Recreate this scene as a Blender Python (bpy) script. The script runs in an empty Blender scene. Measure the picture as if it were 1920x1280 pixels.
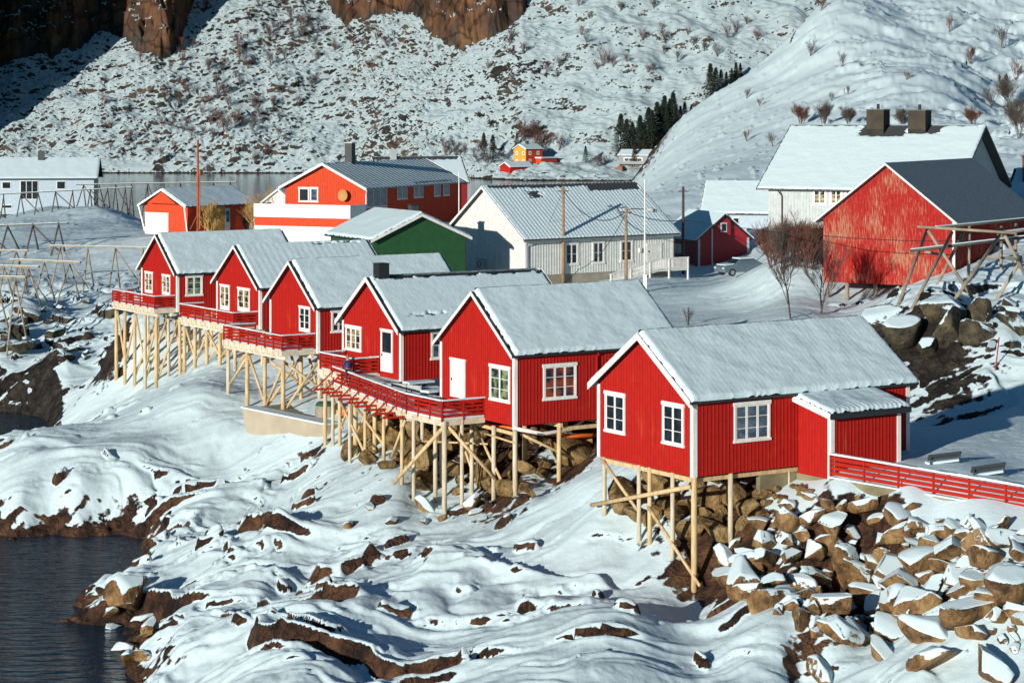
import bpy, math, random
import numpy as np
from mathutils import Vector, Matrix
random.seed(7)
RNG = np.random.default_rng(11)
F = 4270.0          # focal length in pixels of a 1920 wide frame
CZ = 27.0           # camera height above the water
HY = 202.0          # row of the horizon in that frame
scene = bpy.context.scene
col = scene.collection
R = math.radians

# ------------------------------------------------------------------ scene basics
cam_d = bpy.data.cameras.new("camera")
cam = bpy.data.objects.new("camera", cam_d)
col.objects.link(cam)
cam.location = (0, 0, CZ)
cam.rotation_euler = (R(90), 0, 0)
cam_d.sensor_width = 36
cam_d.lens = 36 * F / 1920
cam_d.shift_y = (HY - 640) / 1920
cam_d.clip_start = 1
cam_d.clip_end = 8000
scene.camera = cam
scene.view_settings.view_transform = 'Standard'
scene.view_settings.look = 'None'
scene.view_settings.exposure = EXPOSURE = 0.2
scene.view_settings.gamma = 1.0

SUN_DIR = Vector((-0.56, -0.83, 0.0)).normalized()
SUN_EL = R(11.0)
w = bpy.data.worlds.new("World")
scene.world = w
w.use_nodes = True
nt = w.node_tree
sky = nt.nodes.new("ShaderNodeTexSky")
sky.sky_type = 'NISHITA'
sky.sun_disc = False
sky.sun_elevation = SUN_EL
sky.sun_rotation = math.atan2(SUN_DIR.x, SUN_DIR.y) % (2 * math.pi)
sky.altitude = 0
sky.air_density = 1.0
sky.dust_density = 0.0
sky.ozone_density = 3.0
bg = nt.nodes["Background"]
bg.inputs[1].default_value = 0.05
tint = nt.nodes.new("ShaderNodeMix"); tint.data_type = 'RGBA'; tint.blend_type = 'MULTIPLY'; tint.inputs["Factor"].default_value = 1
tint.inputs["B"].default_value = (.58, 1.0, 1.10, 1)
nt.links.new(sky.outputs[0], tint.inputs["A"]); nt.links.new(tint.outputs["Result"], bg.inputs[0])
sl = bpy.data.lights.new("sun", 'SUN')
sl.energy = 4.5
sl.angle = R(0.5)
sl.color = (1.0, 0.925, 0.82)
so = bpy.data.objects.new("sun", sl)
col.objects.link(so)
sv = Vector((SUN_DIR.x * math.cos(SUN_EL), SUN_DIR.y * math.cos(SUN_EL), math.sin(SUN_EL)))
so.rotation_euler = (-sv).to_track_quat('-Z', 'Y').to_euler()
so.location = sv * 300

# ------------------------------------------------------------------ noise
def _hash(ix, iy, seed):
    h = (ix.astype(np.int64) * 374761393 + iy.astype(np.int64) * 668265263 + seed * 974634777) & 0xFFFFFFFF
    h = ((h ^ (h >> 13)) * 1274126177) & 0xFFFFFFFF
    h = (h ^ (h >> 16)) & 0xFFFFFFFF
    h = (h * 2246822519) & 0xFFFFFFFF
    return ((h ^ (h >> 15)) & 0xFFFFFF) / float(0xFFFFFF)

def perlin(x, y, seed=0):
    x = np.asarray(x, float); y = np.asarray(y, float)
    ix = np.floor(x); iy = np.floor(y)
    fx = x - ix; fy = y - iy
    u = fx * fx * fx * (fx * (fx * 6 - 15) + 10); v = fy * fy * fy * (fy * (fy * 6 - 15) + 10)
    def g(dx, dy):
        a = _hash(ix + dx, iy + dy, seed) * 2 * np.pi
        return np.cos(a) * (fx - dx) + np.sin(a) * (fy - dy)
    n0 = g(0, 0) * (1 - u) + g(1, 0) * u
    n1 = g(0, 1) * (1 - u) + g(1, 1) * u
    return (n0 * (1 - v) + n1 * v) * 1.5

def fbm(x, y, o=4, seed=0, gain=0.5):
    s = 0; a = 1.0; f = 1.0
    for k in range(o):
        s = s + a * perlin(x * f + 17.3 * k, y * f - 9.1 * k, seed + k)
        a *= gain; f *= 2.03
    return s

def worley(x, y, seed=0, jit=0.9):
    ix = np.floor(x); iy = np.floor(y)
    best = np.full(np.shape(x), 9.0); cid = np.zeros(np.shape(x))
    for dx in (-1, 0, 1):
        for dy in (-1, 0, 1):
            cx = ix + dx; cy = iy + dy
            px = cx + 0.5 + (_hash(cx, cy, seed) - .5) * jit
            py = cy + 0.5 + (_hash(cx, cy, seed + 5) - .5) * jit
            d = np.hypot(px - x, py - y)
            r = _hash(cx, cy, seed + 9)
            m = d < best
            best = np.where(m, d, best); cid = np.where(m, r, cid)
    return best, cid

def sstep(a, b, x):
    t = np.clip((np.asarray(x, float) - a) / (b - a), 0, 1)
    return t * t * (3 - 2 * t)

# ------------------------------------------------------------------ materials
def new_mat(name):
    m = bpy.data.materials.new(name)
    m.use_nodes = True
    n = m.node_tree
    return m, n, n.nodes["Principled BSDF"], n.nodes, n.links

def nd(nodes, t, **kw):
    n = nodes.new(t)
    for k, v in kw.items():
        setattr(n, k, v)
    return n

def plain(name, c, rough=0.6, var=0.12, scale=3.0, metal=0.0, bump=0.0, bscale=40, stretch=None, coat=0.0):
    """one painted or natural surface with a little procedural variation in object space"""
    m, t, b, N, L = new_mat(name)
    tc = nd(N, "ShaderNodeTexCoord")
    src = tc.outputs["Object"]
    if stretch:
        mp = nd(N, "ShaderNodeMapping"); mp.inputs["Scale"].default_value = stretch
        L.new(src, mp.inputs[0]); src = mp.outputs[0]
    no = nd(N, "ShaderNodeTexNoise"); no.inputs["Scale"].default_value = scale; no.inputs["Detail"].default_value = 6
    L.new(src, no.inputs["Vector"])
    cr = nd(N, "ShaderNodeValToRGB")
    lo = tuple(max(0, v * (1 - var)) for v in c); hi = tuple(min(1, v * (1 + var)) for v in c)
    cr.color_ramp.elements[0].position = .3; cr.color_ramp.elements[0].color = (*lo, 1)
    cr.color_ramp.elements[1].position = .7; cr.color_ramp.elements[1].color = (*hi, 1)
    L.new(no.outputs["Fac"], cr.inputs[0]); L.new(cr.outputs[0], b.inputs["Base Color"])
    b.inputs["Roughness"].default_value = rough
    b.inputs["Metallic"].default_value = metal
    if bump:
        n2 = nd(N, "ShaderNodeTexNoise"); n2.inputs["Scale"].default_value = bscale; n2.inputs["Detail"].default_value = 4
        L.new(src, n2.inputs["Vector"])
        bp = nd(N, "ShaderNodeBump"); bp.inputs["Strength"].default_value = bump; bp.inputs["Distance"].default_value = .02
        L.new(n2.outputs["Fac"], bp.inputs["Height"]); L.new(bp.outputs[0], b.inputs["Normal"])
    return m

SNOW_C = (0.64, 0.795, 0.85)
def math_n(N, L, op, a, b=None, clamp=False):
    n = nd(N, "ShaderNodeMath", operation=op); n.use_clamp = clamp
    for i, v in enumerate((a, b)):
        if v is None: continue
        if isinstance(v, (int, float)): n.inputs[i].default_value = v
        else: L.new(v, n.inputs[i])
    return n.outputs[0]

def snow_rock(name, th=0.80, soft=0.03, nscale=0.6, namp=0.30, c_lo=(.03, .02, .017), c_mid=(.12, .062, .035), c_hi=(.22, .14, .075),
              rscale=0.35, tide=None, attr=None, bump=0.35, snow_bump=0.12, coords="Object", fine=3.0, snow_c=None, alt=None, crack=.5):
    """rock that carries snow wherever it lies flat enough"""
    m, t, b, N, L = new_mat(name)
    tc = nd(N, "ShaderNodeTexCoord"); g = nd(N, "ShaderNodeNewGeometry")
    pos = g.outputs["Position"] if coords == "World" else tc.outputs["Object"]
    sx = nd(N, "ShaderNodeSeparateXYZ"); L.new(g.outputs["Normal"], sx.inputs[0])
    no = nd(N, "ShaderNodeTexNoise"); no.inputs["Scale"].default_value = nscale; no.inputs["Detail"].default_value = 8; no.inputs["Roughness"].default_value = .65
    L.new(pos, no.inputs["Vector"])
    v = math_n(N, L, 'MULTIPLY', math_n(N, L, 'SUBTRACT', no.outputs["Fac"], .5), namp)
    v = math_n(N, L, 'ADD', v, sx.outputs["Z"])
    if attr:
        at = nd(N, "ShaderNodeAttribute", attribute_name=attr)
        v = math_n(N, L, 'SUBTRACT', v, at.outputs["Fac"])
    if tide:
        sp = nd(N, "ShaderNodeSeparateXYZ"); L.new(g.outputs["Position"], sp.inputs[0])
        tz = math_n(N, L, 'ADD', sp.outputs["Z"], math_n(N, L, 'MULTIPLY', math_n(N, L, 'SUBTRACT', no.outputs["Fac"], .5), 2.2))
        mr = nd(N, "ShaderNodeMapRange"); mr.inputs[1].default_value = tide - .25; mr.inputs[2].default_value = tide + .25
        mr.inputs[3].default_value = 2; mr.inputs[4].default_value = 0
        L.new(tz, mr.inputs[0]); v = math_n(N, L, 'SUBTRACT', v, mr.outputs[0])
    mr = nd(N, "ShaderNodeMapRange", interpolation_type='SMOOTHSTEP')
    mr.inputs[1].default_value = th - soft; mr.inputs[2].default_value = th + soft
    L.new(v, mr.inputs[0]); mask = mr.outputs[0]
    n2 = nd(N, "ShaderNodeTexNoise"); n2.inputs["Scale"].default_value = rscale; n2.inputs["Detail"].default_value = 9; n2.inputs["Roughness"].default_value = .7
    L.new(pos, n2.inputs["Vector"])
    cr = nd(N, "ShaderNodeValToRGB"); e = cr.color_ramp.elements
    e[0].position = .38; e[0].color = (*c_lo, 1); e[1].position = .66; e[1].color = (*c_hi, 1)
    x = e.new(.5); x.color = (*c_mid, 1)
    L.new(n2.outputs["Fac"], cr.inputs[0])
    mx = nd(N, "ShaderNodeMix", data_type='RGBA')
    rock = cr.outputs[0]
    if alt:                                                 # second stone tone
        c2 = nd(N, "ShaderNodeValToRGB"); e2 = c2.color_ramp.elements
        e2[0].position = .36; e2[0].color = (*alt[0], 1); e2[1].position = .66; e2[1].color = (*alt[2], 1)
        x2 = e2.new(.5); x2.color = (*alt[1], 1); L.new(n2.outputs["Fac"], c2.inputs[0])
        a2 = nd(N, "ShaderNodeAttribute", attribute_name="cliff_or_shade"); m2 = nd(N, "ShaderNodeMix", data_type='RGBA')
        L.new(a2.outputs["Fac"], m2.inputs["Factor"]); L.new(rock, m2.inputs["A"]); L.new(c2.outputs[0], m2.inputs["B"]); rock = m2.outputs["Result"]
    wv = nd(N, "ShaderNodeTexNoise"); wv.inputs["Scale"].default_value = rscale * 1.7; wv.inputs["Detail"].default_value = 4; L.new(pos, wv.inputs["Vector"])
    va = nd(N, "ShaderNodeVectorMath", operation='MULTIPLY_ADD'); L.new(wv.outputs["Color"], va.inputs[0]); va.inputs[1].default_value = (1.2, 1.2, 1.2) if rscale > .2 else (9, 9, 9); L.new(pos, va.inputs[2])
    vo = nd(N, "ShaderNodeTexVoronoi", feature='DISTANCE_TO_EDGE'); vo.inputs["Scale"].default_value = rscale * 1.1; L.new(va.outputs[0], vo.inputs["Vector"])
    ck = nd(N, "ShaderNodeMapRange"); ck.inputs[1].default_value = .0; ck.inputs[2].default_value = .06; ck.inputs[3].default_value = 1 - crack; ck.inputs[4].default_value = 1; L.new(vo.outputs["Distance"], ck.inputs[0])
    mc = nd(N, "ShaderNodeMix", data_type='RGBA', blend_type='MULTIPLY'); mc.inputs["Factor"].default_value = 1; L.new(rock, mc.inputs["A"]); L.new(ck.outputs[0], mc.inputs["B"]); rock = mc.outputs["Result"]
    L.new(mask, mx.inputs["Factor"]); L.new(rock, mx.inputs["A"]); mx.inputs["B"].default_value = (*(snow_c or SNOW_C), 1)
    L.new(mx.outputs["Result"], b.inputs["Base Color"])
    b.inputs["Roughness"].default_value = .7
    b.inputs["Specular IOR Level"].default_value = .25
    n3 = nd(N, "ShaderNodeTexNoise"); n3.inputs["Scale"].default_value = fine; n3.inputs["Detail"].default_value = 7; n3.inputs["Roughness"].default_value = .6
    L.new(pos, n3.inputs["Vector"])
    st = nd(N, "ShaderNodeMix", data_type='FLOAT'); L.new(mask, st.inputs["Factor"])
    st.inputs["A"].default_value = bump; st.inputs["B"].default_value = snow_bump
    bp = nd(N, "ShaderNodeBump"); bp.inputs["Distance"].default_value = .25
    L.new(st.outputs[0], bp.inputs["Strength"]); hh = math_n(N, L, 'ADD', n3.outputs["Fac"], math_n(N, L, 'MULTIPLY', math_n(N, L, 'MULTIPLY', n2.outputs["Fac"], 4.0), math_n(N, L, 'SUBTRACT', 1.0, mask)))
    hh = math_n(N, L, 'ADD', hh, math_n(N, L, 'MULTIPLY', math_n(N, L, 'MULTIPLY', ck.outputs[0], .8), math_n(N, L, 'SUBTRACT', 1.0, mask)))
    L.new(hh, bp.inputs["Height"]); L.new(bp.outputs[0], b.inputs["Normal"])
    return m

def snow_mat(name="snow_layer", bump=.15, scale=6):
    m, t, b, N, L = new_mat(name)
    b.inputs["Base Color"].default_value = (*SNOW_C, 1); b.inputs["Roughness"].default_value = .65
    b.inputs["Specular IOR Level"].default_value = .25
    tc = nd(N, "ShaderNodeTexCoord")
    n3 = nd(N, "ShaderNodeTexNoise"); n3.inputs["Scale"].default_value = scale; n3.inputs["Detail"].default_value = 7
    L.new(tc.outputs["Object"], n3.inputs["Vector"])
    bp = nd(N, "ShaderNodeBump"); bp.inputs["Distance"].default_value = .1; bp.inputs["Strength"].default_value = bump
    L.new(n3.outputs["Fac"], bp.inputs["Height"]); L.new(bp.outputs[0], b.inputs["Normal"])
    return m

def worn_paint(name, paint, under, cover=.5, scale=1.2, soft=.08, stretch=(5, 5, .45), patch=.7):
    m, t, b, N, L = new_mat(name)
    tc = nd(N, "ShaderNodeTexCoord")
    mp = nd(N, "ShaderNodeMapping"); mp.inputs["Scale"].default_value = stretch; L.new(tc.outputs["Object"], mp.inputs[0])
    n1 = nd(N, "ShaderNodeTexNoise"); n1.inputs["Scale"].default_value = scale; n1.inputs["Detail"].default_value = 8; n1.inputs["Roughness"].default_value = .7
    L.new(mp.outputs[0], n1.inputs["Vector"])
    n2 = nd(N, "ShaderNodeTexNoise"); n2.inputs["Scale"].default_value = .35; n2.inputs["Detail"].default_value = 3
    L.new(tc.outputs["Object"], n2.inputs["Vector"])
    v = math_n(N, L, 'ADD', n1.outputs["Fac"], math_n(N, L, 'MULTIPLY', math_n(N, L, 'SUBTRACT', n2.outputs["Fac"], .5), patch))
    mr = nd(N, "ShaderNodeMapRange"); mr.inputs[1].default_value = cover - soft; mr.inputs[2].default_value = cover + soft
    L.new(v, mr.inputs[0])
    n3 = nd(N, "ShaderNodeTexNoise"); n3.inputs["Scale"].default_value = 2.5; n3.inputs["Detail"].default_value = 5; L.new(tc.outputs["Object"], n3.inputs["Vector"])
    h = nd(N, "ShaderNodeHueSaturation"); h.inputs["Color"].default_value = (*paint, 1)
    vv = math_n(N, L, 'ADD', math_n(N, L, 'MULTIPLY', n3.outputs["Fac"], .45), math_n(N, L, 'MULTIPLY', n1.outputs["Fac"], .75))
    L.new(math_n(N, L, 'ADD', vv, .40), h.inputs["Value"])
    mx = nd(N, "ShaderNodeMix", data_type='RGBA'); L.new(mr.outputs[0], mx.inputs["Factor"])
    L.new(h.outputs[0], mx.inputs["A"]); mx.inputs["B"].default_value = (*under, 1)
    L.new(mx.outputs["Result"], b.inputs["Base Color"]); b.inputs["Roughness"].default_value = .75; b.inputs["Specular IOR Level"].default_value = .2
    return m

def glass_mat(name, tint, curtain=None):
    """window pane: dark glossy sheet, some with a pale curtain or a lamp-coloured room behind"""
    m, t, b, N, L = new_mat(name)
    tc = nd(N, "ShaderNodeTexCoord")
    no = nd(N, "ShaderNodeTexNoise"); no.inputs["Scale"].default_value = 1.7; no.inputs["Detail"].default_value = 2
    L.new(tc.outputs["Object"], no.inputs["Vector"])
    cr = nd(N, "ShaderNodeValToRGB"); e = cr.color_ramp.elements
    e[0].position = .42; e[0].color = (*tint, 1); e[1].position = .6; e[1].color = (*(curtain or tuple(v * 2.0 for v in tint)), 1)
    L.new(no.outputs["Fac"], cr.inputs[0]); L.new(cr.outputs[0], b.inputs["Base Color"])
    b.inputs["Roughness"].default_value = .06
    b.inputs["Specular IOR Level"].default_value = .6
    return m

RED = (.40, .013, .009)
M = dict(
    snow=snow_mat(),
    red=worn_paint("red_wall_paint", RED, (.52, .10, .03), cover=.745, scale=1.1, stretch=(9, 9, .25)),
    orange_red=worn_paint("orange_red_paint", (.55, .060, .020), (.50, .14, .05), cover=.84),
    rail_red=worn_paint("red_rail_paint", (.36, .014, .006), (.50, .14, .05), cover=.84),
    barn=worn_paint("weathered_barn_paint", (.33, .012, .010), (.40, .26, .16), cover=.585, scale=1.0, soft=.06, stretch=(20, 20, 1.3), patch=.40),
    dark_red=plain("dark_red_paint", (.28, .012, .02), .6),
    white=worn_paint("white_wood_paint", (.78, .78, .75), (.50, .46, .38), cover=.86, soft=.1),
    white_wall=worn_paint("white_wall_paint", (.66, .68, .66), (.55, .55, .50), cover=.86, soft=.12),
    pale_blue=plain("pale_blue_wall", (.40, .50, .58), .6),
    green=plain("green_wall_paint", (.018, .085, .028), .6, .15, 1.5),
    yellow=plain("yellow_wall_paint", (.60, .33, .05), .6),
    grey_wall=plain("grey_wall_paint", (.22, .24, .25), .6),
    roof=plain("dark_metal_roof", (.020, .024, .030), .45),
    slate=plain("dark_tile_roof", (.05, .055, .06), .7),
    wood=plain("pale_new_timber", (.60, .44, .23), .75, .25, 2.0, stretch=(3, 3, .6)),
    wood_grey=plain("weathered_timber", (.29, .245, .185), .8, .3, 1.6),
    wood_dark=plain("dark_old_or_shaded_timber", (.085, .075, .065), .8, .3, 1.6),
    fascia=plain("pale_deck_board", (.62, .55, .42), .75, .2, 2.0),
    concrete=plain("old_concrete", (.30, .27, .21), .85, .25, .9, bump=.3),
    concrete_green=plain("mossy_concrete", (.19, .17, .10), .85, .35, .9, bump=.3),
    dusted=plain("snow_dusted_slate", (.17, .225, .265), .8, .3, 3.0, stretch=(1, 6, 6)),
    black=plain("black_metal", (.02, .022, .024), .5),
    steel=plain("galvanised_steel", (.35, .37, .38), .4, .1, 3, metal=.6),
    tank=plain("grey_plastic", (.42, .44, .45), .5),
    white_shaded=worn_paint("shaded_white_wall_paint", (.46, .50, .51), (.42, .42, .40), cover=.86, soft=.12),  # white paint greyed so the wall's shade is in its colour
    wood_pale=plain("pale_grey_timber", (.56, .49, .36), .8, .25, 2.0, stretch=(3, 3, .6)),
    pane=glass_mat("dark_window_pane", (.010, .016, .024)),
    pane_blue=glass_mat("bluish_window_pane", (.03, .06, .10), (.09, .14, .20)),
    pane_warm=glass_mat("window_pane_with_curtain", (.02, .02, .02), (.42, .33, .18)),
    pane_green=glass_mat("window_pane_with_green_blind", (.02, .03, .03), (.22, .30, .16)),
    pane_red=glass_mat("window_pane_with_red_inside", (.02, .03, .05), (.30, .06, .03)),
    orange=plain("orange_plastic", (.75, .16, .02), .5),
    dish=plain("ochre_dish", (.45, .24, .06), .6),
    plank_dark=plain("dark_grey_plank", (.04, .05, .06), .7),
)

# ------------------------------------------------------------------ object helpers
class MB:
    """collects shapes and links them as ONE mesh object"""
    def __init__(s): s.v = []; s.f = []
    def add(s, vs, fs):
        o = len(s.v); s.v.extend([tuple(map(float, p)) for p in vs]); s.f.extend([tuple(i + o for i in q) for q in fs])
    def box(s, x0, x1, y0, y1, z0, z1):
        s.add([(x0, y0, z0), (x1, y0, z0), (x1, y1, z0), (x0, y1, z0), (x0, y0, z1), (x1, y0, z1), (x1, y1, z1), (x0, y1, z1)],
              [(3, 2, 1, 0), (4, 5, 6, 7), (0, 1, 5, 4), (1, 2, 6, 5), (2, 3, 7, 6), (3, 0, 4, 7)])
    def beam(s, p, q, wd, ht, up=(0, 0, 1)):
        p = Vector(p); q = Vector(q); d = (q - p).normalized(); u = Vector(up)
        if abs(d.dot(u)) > .98: u = Vector((1, 0, 0))
        r = d.cross(u).normalized(); u = r.cross(d).normalized()
        r *= wd / 2; u *= ht / 2
        vs = [p - r - u, p + r - u, p + r + u, p - r + u, q - r - u, q + r - u, q + r + u, q - r + u]
        s.add(vs, [(0, 1, 2, 3), (7, 6, 5, 4), (4, 5, 1, 0), (5, 6, 2, 1), (6, 7, 3, 2), (7, 4, 0, 3)])
    def pole(s, p, q, r0, r1=None, n=8):
        r1 = r0 if r1 is None else r1
        s.tube([p, q], [r0, r1], n)
    def tube(s, pts, rad, n=6, cap=True):
        pts = [Vector(p) for p in pts]
        if not hasattr(rad, '__len__'): rad = [rad] * len(pts)
        vs = []; fs = []
        for i, p in enumerate(pts):
            d = (pts[min(i + 1, len(pts) - 1)] - pts[max(i - 1, 0)]).normalized()
            u = Vector((0, 0, 1)) if abs(d.z) < .95 else Vector((1, 0, 0))
            r = d.cross(u).normalized(); u = r.cross(d)
            for k in range(n):
                a = 2 * math.pi * k / n
                vs.append(p + (r * math.cos(a) + u * math.sin(a)) * rad[i])
        for i in range(len(pts) - 1):
            for k in range(n):
                fs.append((i * n + k, i * n + (k + 1) % n, (i + 1) * n + (k + 1) % n, (i + 1) * n + k))
        if cap:
            fs.append(tuple(range(n - 1, -1, -1))); fs.append(tuple((len(pts) - 1) * n + k for k in range(n)))
        s.add(vs, fs)
    def prism(s, poly, vec):
        n = len(poly); vec = Vector(vec); a = [Vector(p) for p in poly]
        s.add(a + [p + vec for p in a], [tuple(range(n - 1, -1, -1)), tuple(range(n, 2 * n))] + [(i, (i + 1) % n, n + (i + 1) % n, n + i) for i in range(n)])
    def build(s, name, mat, parent=None, smooth=False, loc=None):
        me = bpy.data.meshes.new(name)
        me.from_pydata(s.v, [], s.f)
        import bmesh
        b = bmesh.new(); b.from_mesh(me); bmesh.ops.recalc_face_normals(b, faces=b.faces[:]); b.to_mesh(me); b.free()
        return link_mesh(name, me, mat, parent, smooth, loc)

def link_mesh(name, me, mat, parent=None, smooth=False, loc=None):
    if mat is not None: me.materials.append(M[mat] if isinstance(mat, str) else mat)
    if smooth: me.polygons.foreach_set("use_smooth", [True] * len(me.polygons))
    o = bpy.data.objects.new(name, me); col.objects.link(o)
    if parent: o.parent = parent
    if loc is not None: o.location = loc
    return o

def np_mesh(name, V, Q, mat, parent=None, smooth=True):
    me = bpy.data.meshes.new(name)
    V = np.asarray(V, np.float32); Q = np.asarray(Q, np.int32)
    me.vertices.add(len(V)); me.vertices.foreach_set("co", V.ravel())
    k = Q.shape[1]
    me.loops.add(Q.size); me.loops.foreach_set("vertex_index", Q.ravel())
    me.polygons.add(len(Q)); me.polygons.foreach_set("loop_start", np.arange(0, Q.size, k, dtype=np.int32))
    me.polygons.foreach_set("loop_total", np.full(len(Q), k, np.int32))
    me.update(calc_edges=True)
    return link_mesh(name, me, mat, parent, smooth)

def grid_quads(nr, nc):
    i = np.arange(nr * nc).reshape(nr, nc)
    return np.stack([i[:-1, :-1], i[:-1, 1:], i[1:, 1:], i[1:, :-1]], -1).reshape(-1, 4)

def tag(o, label=None, cat=None, group=None, kind=None):
    if label: o["label"] = label
    if cat: o["category"] = cat
    if group: o["group"] = group
    if kind: o["kind"] = kind
    return o

def thing(name, label, cat, loc=(0, 0, 0), rz=0.0, group=None):
    o = bpy.data.objects.new(name, None); col.objects.link(o)
    o.empty_display_size = .5
    o.location = loc; o.rotation_euler = (0, 0, rz)
    return tag(o, label, cat, group)

def copy_tree(o, parent=None):
    c = o.copy(); col.objects.link(c)
    if parent: c.parent = parent
    for ch in [k for k in bpy.data.objects if k.parent == o]:
        copy_tree(ch, c)
    return c

def PD(px, py, d):
    """point seen at pixel (px,py) of the 1920 frame at depth d"""
    return Vector(((px - 960) * d / F, d, CZ - (py - HY) * d / F))
def PZ(px, py, z):
    return PD(px, py, (CZ - z) * F / (py - HY))
# ------------------------------------------------------------------ the land: heights known at many places, smoothly joined, then roughened
# (pixel x, pixel y, depth, roughness, bare rock)  height follows from the row and the depth
CP = [
 # bottom edge and the rock in front
 (300,1330,100,.9,0),(600,1275,96,.9,0),(960,1275,92.5,.7,0),(1300,1250,97,.8,0),(1500,1275,96.5,.7,0),(1700,1270,93,.5,0),(1900,1250,91,.5,0),
 (1100,1180,99,.7,0),(800,1180,103,.7,0),(600,1150,105,.9,0),(450,1150,110,1,0),(400,1240,103,1,0),
 (800,1060,110.5,.9,0),(950,1000,116.6,.7,0),(1000,1100,107,.9,0),(1100,1050,110,.7,0),(1200,1150,102,.7,0),(1180,1040,110,.6,0),
 (640,1000,124,.75,0),(500,920,141,.8,0),(400,960,140,.9,0),(320,1000,136,.8,0),(300,1060,127,1,0),(450,1050,122,1,0),(560,880,143,.7,0),
 (1301,1102,106.7,.5,.2),(1130,966,113.2,.3,.1),(1200,1003,111,.3,.2),(1258,1022,109,.3,.2),(1375,990,108.5,.4,.3),
 (1400,1150,100.5,.5,0),(1470,1235,96.5,.4,0),(1560,1180,103.5,.4,.3),(1565,1262,101.5,.4,.3),(1650,1190,98,.5,.3),(1640,1275,94.5,.4,0),(1560,1100,101,.5,.12),(1560,1000,105,.5,.12),(1480,935,108.3,.15,.12),
 (1590,918,106.6,.08,0),(1700,938,104.2,.08,0),(1850,964,101.5,.08,0),(1960,980,100.3,.08,0),(1540,912,108.0,.1,.1),(1640,873,110.5,.05,0),(1800,905,105,.05,0),(1950,925,102.8,.05,0),
 (1750,1150,97.5,.5,.12),(1900,1100,96,.5,.12),(1900,985,100.4,.2,.12),(1750,1000,102.5,.15,.12),(1640,930,106.3,.1,.12),
 # shore rock low
 (215,1090,124.5,.8,0),(200,1140,119.5,.8,0),(290,1150,117,1,0),(280,1215,110.5,.9,0),
 # under the houses
 (623,831,141,.3,0),(657,857,138,.3,.1),(687,862,135,.4,.2),(721,876,131,.4,.2),(754,905,128,.4,.2),(786,955,126.2,.4,.2),(841,963,124.4,.4,.2),(918,932,126,.4,.3),(976,920,123.4,.4,.3),(1030,907,125.5,.4,.3),
 (1085,905,118,.3,0),(1090,955,115.5,.3,0),(1000,850,129,.4,.4),(1090,815,131.5,.3,.3),(760,830,136,.4,.4),(700,800,143,.3,.2),
 (600,740,156,.2,.2),(515,757,156.5,.2,.1),(560,770,151,.1,.1),(470,710,166,.2,0),
 (430,662,173,.2,0),(300,725,172,.3,0),(240,737,185,.3,0),(330,690,187,.3,0),(380,745,158,.25,0),(430,805,152.5,.35,.1),(300,805,155,.3,0),(250,885,147.5,.5,0),(420,870,149,.8,.1),(150,945,145.2,.8,0),(150,895,146.8,.8,0),(150,850,151,.4,0),(200,800,160,.3,0),(40,930,145.5,.8,0),(40,860,151,.4,0),(0,830,168,.5,0),(100,805,172,.5,0),(200,750,186,.5,0),
 (490,838,148.5,.2,.1),(330,925,144.8,.6,0),
 # left land beyond the inlet
 (110,735,197,.5,0),(190,705,200,.6,.1),(100,680,204,.9,.25),(0,690,207,.9,.3),(150,650,209,.9,.2),(60,632,216,.8,.1),(230,620,215,.7,.1),(30,585,223,.8,.1),(150,560,236,.7,.05),(200,520,260,.3,0),
 (150,480,284,.25,0),(0,520,262,.3,0),(130,415,345,.25,0),(230,450,293,.2,0),(450,440,287,.1,0),(0,430,327,.2,0),(200,393,362,.3,0),(40,405,372,.2,0),(100,396,400,.2,0),(350,440,290,.1,0),(500,435,292,.1,0),(610,470,255,.1,0),(760,500,225,.1,0),
 # land behind the cabins
 (240,600,197,.2,0),
 (1720,852,113.5,.05,0),(1900,885,108.3,.05,0),(1850,780,127.5,.05,0),(1700,692,148,.1,0),(1900,705,144,.1,0),(1600,640,162,.08,0),
 (1640,675,149,.3,.35),(1650,612,152.5,.9,.2),(1750,608,149.5,.9,.2),(1880,618,148.3,.9,.18),(1750,690,147,.3,.3),(1690,640,149.2,.7,.25),(1820,640,148,.7,.25),
 (1640,590,160,.6,0),(1700,548,167,.5,0),(1850,560,160,.6,0),(1850,505,171.5,.4,0),(1910,475,178,.4,0),(1600,577,176,.3,.3),(1700,500,188,.2,0),
 (1490,592,170,.2,0),(1420,562,184.5,.15,0),(1450,503,189.5,.3,0),(1420,500,197,.3,0),(1330,537,200,.08,0),(1250,582,184,.08,0),(1100,547,201,.1,0),(1200,522,207,.1,0),(1400,525,205,.1,0),(1000,560,195,.1,0),
 (1350,500,222,.1,0),(1350,400,262,.2,0),(1250,460,240,.1,0),(950,500,225,.1,0),(1000,430,270,.1,0),
 # hill on the right
 (1190,332,410,.2,0),(1240,277,430,.25,0),(1300,218,430,.25,0),(1390,150,430,.3,0),(1480,70,430,.4,0),(1560,0,430,.4,0),(1300,330,300,.25,0),(1300,270,370,.25,0),(1350,345,285,.2,0),
 (1450,330,290,.25,0),(1450,250,350,.3,0),(1450,150,400,.35,0),(1700,180,345,.5,0),(1700,100,390,.6,0),(1700,25,432,.6,0),(1900,240,312,.8,0),(1700,140,365,.6,0),(1800,160,362,.9,0),(1870,208,362,.9,0),(1930,200,365,.9,0),(1900,45,430,.9,0),(1820,30,430,.8,0),(1750,400,215,.1,0),(1500,440,222,.1,0),(1900,350,240,.3,0),(1550,300,290,.3,0),(2150,300,240,.5,0),(2150,100,330,.6,0),
]
XYZ = [(-960+px, d, CZ-(py-HY)*d/F, r, b) for px, py, d, r, b in CP]   # first column: offset in pixels
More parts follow.
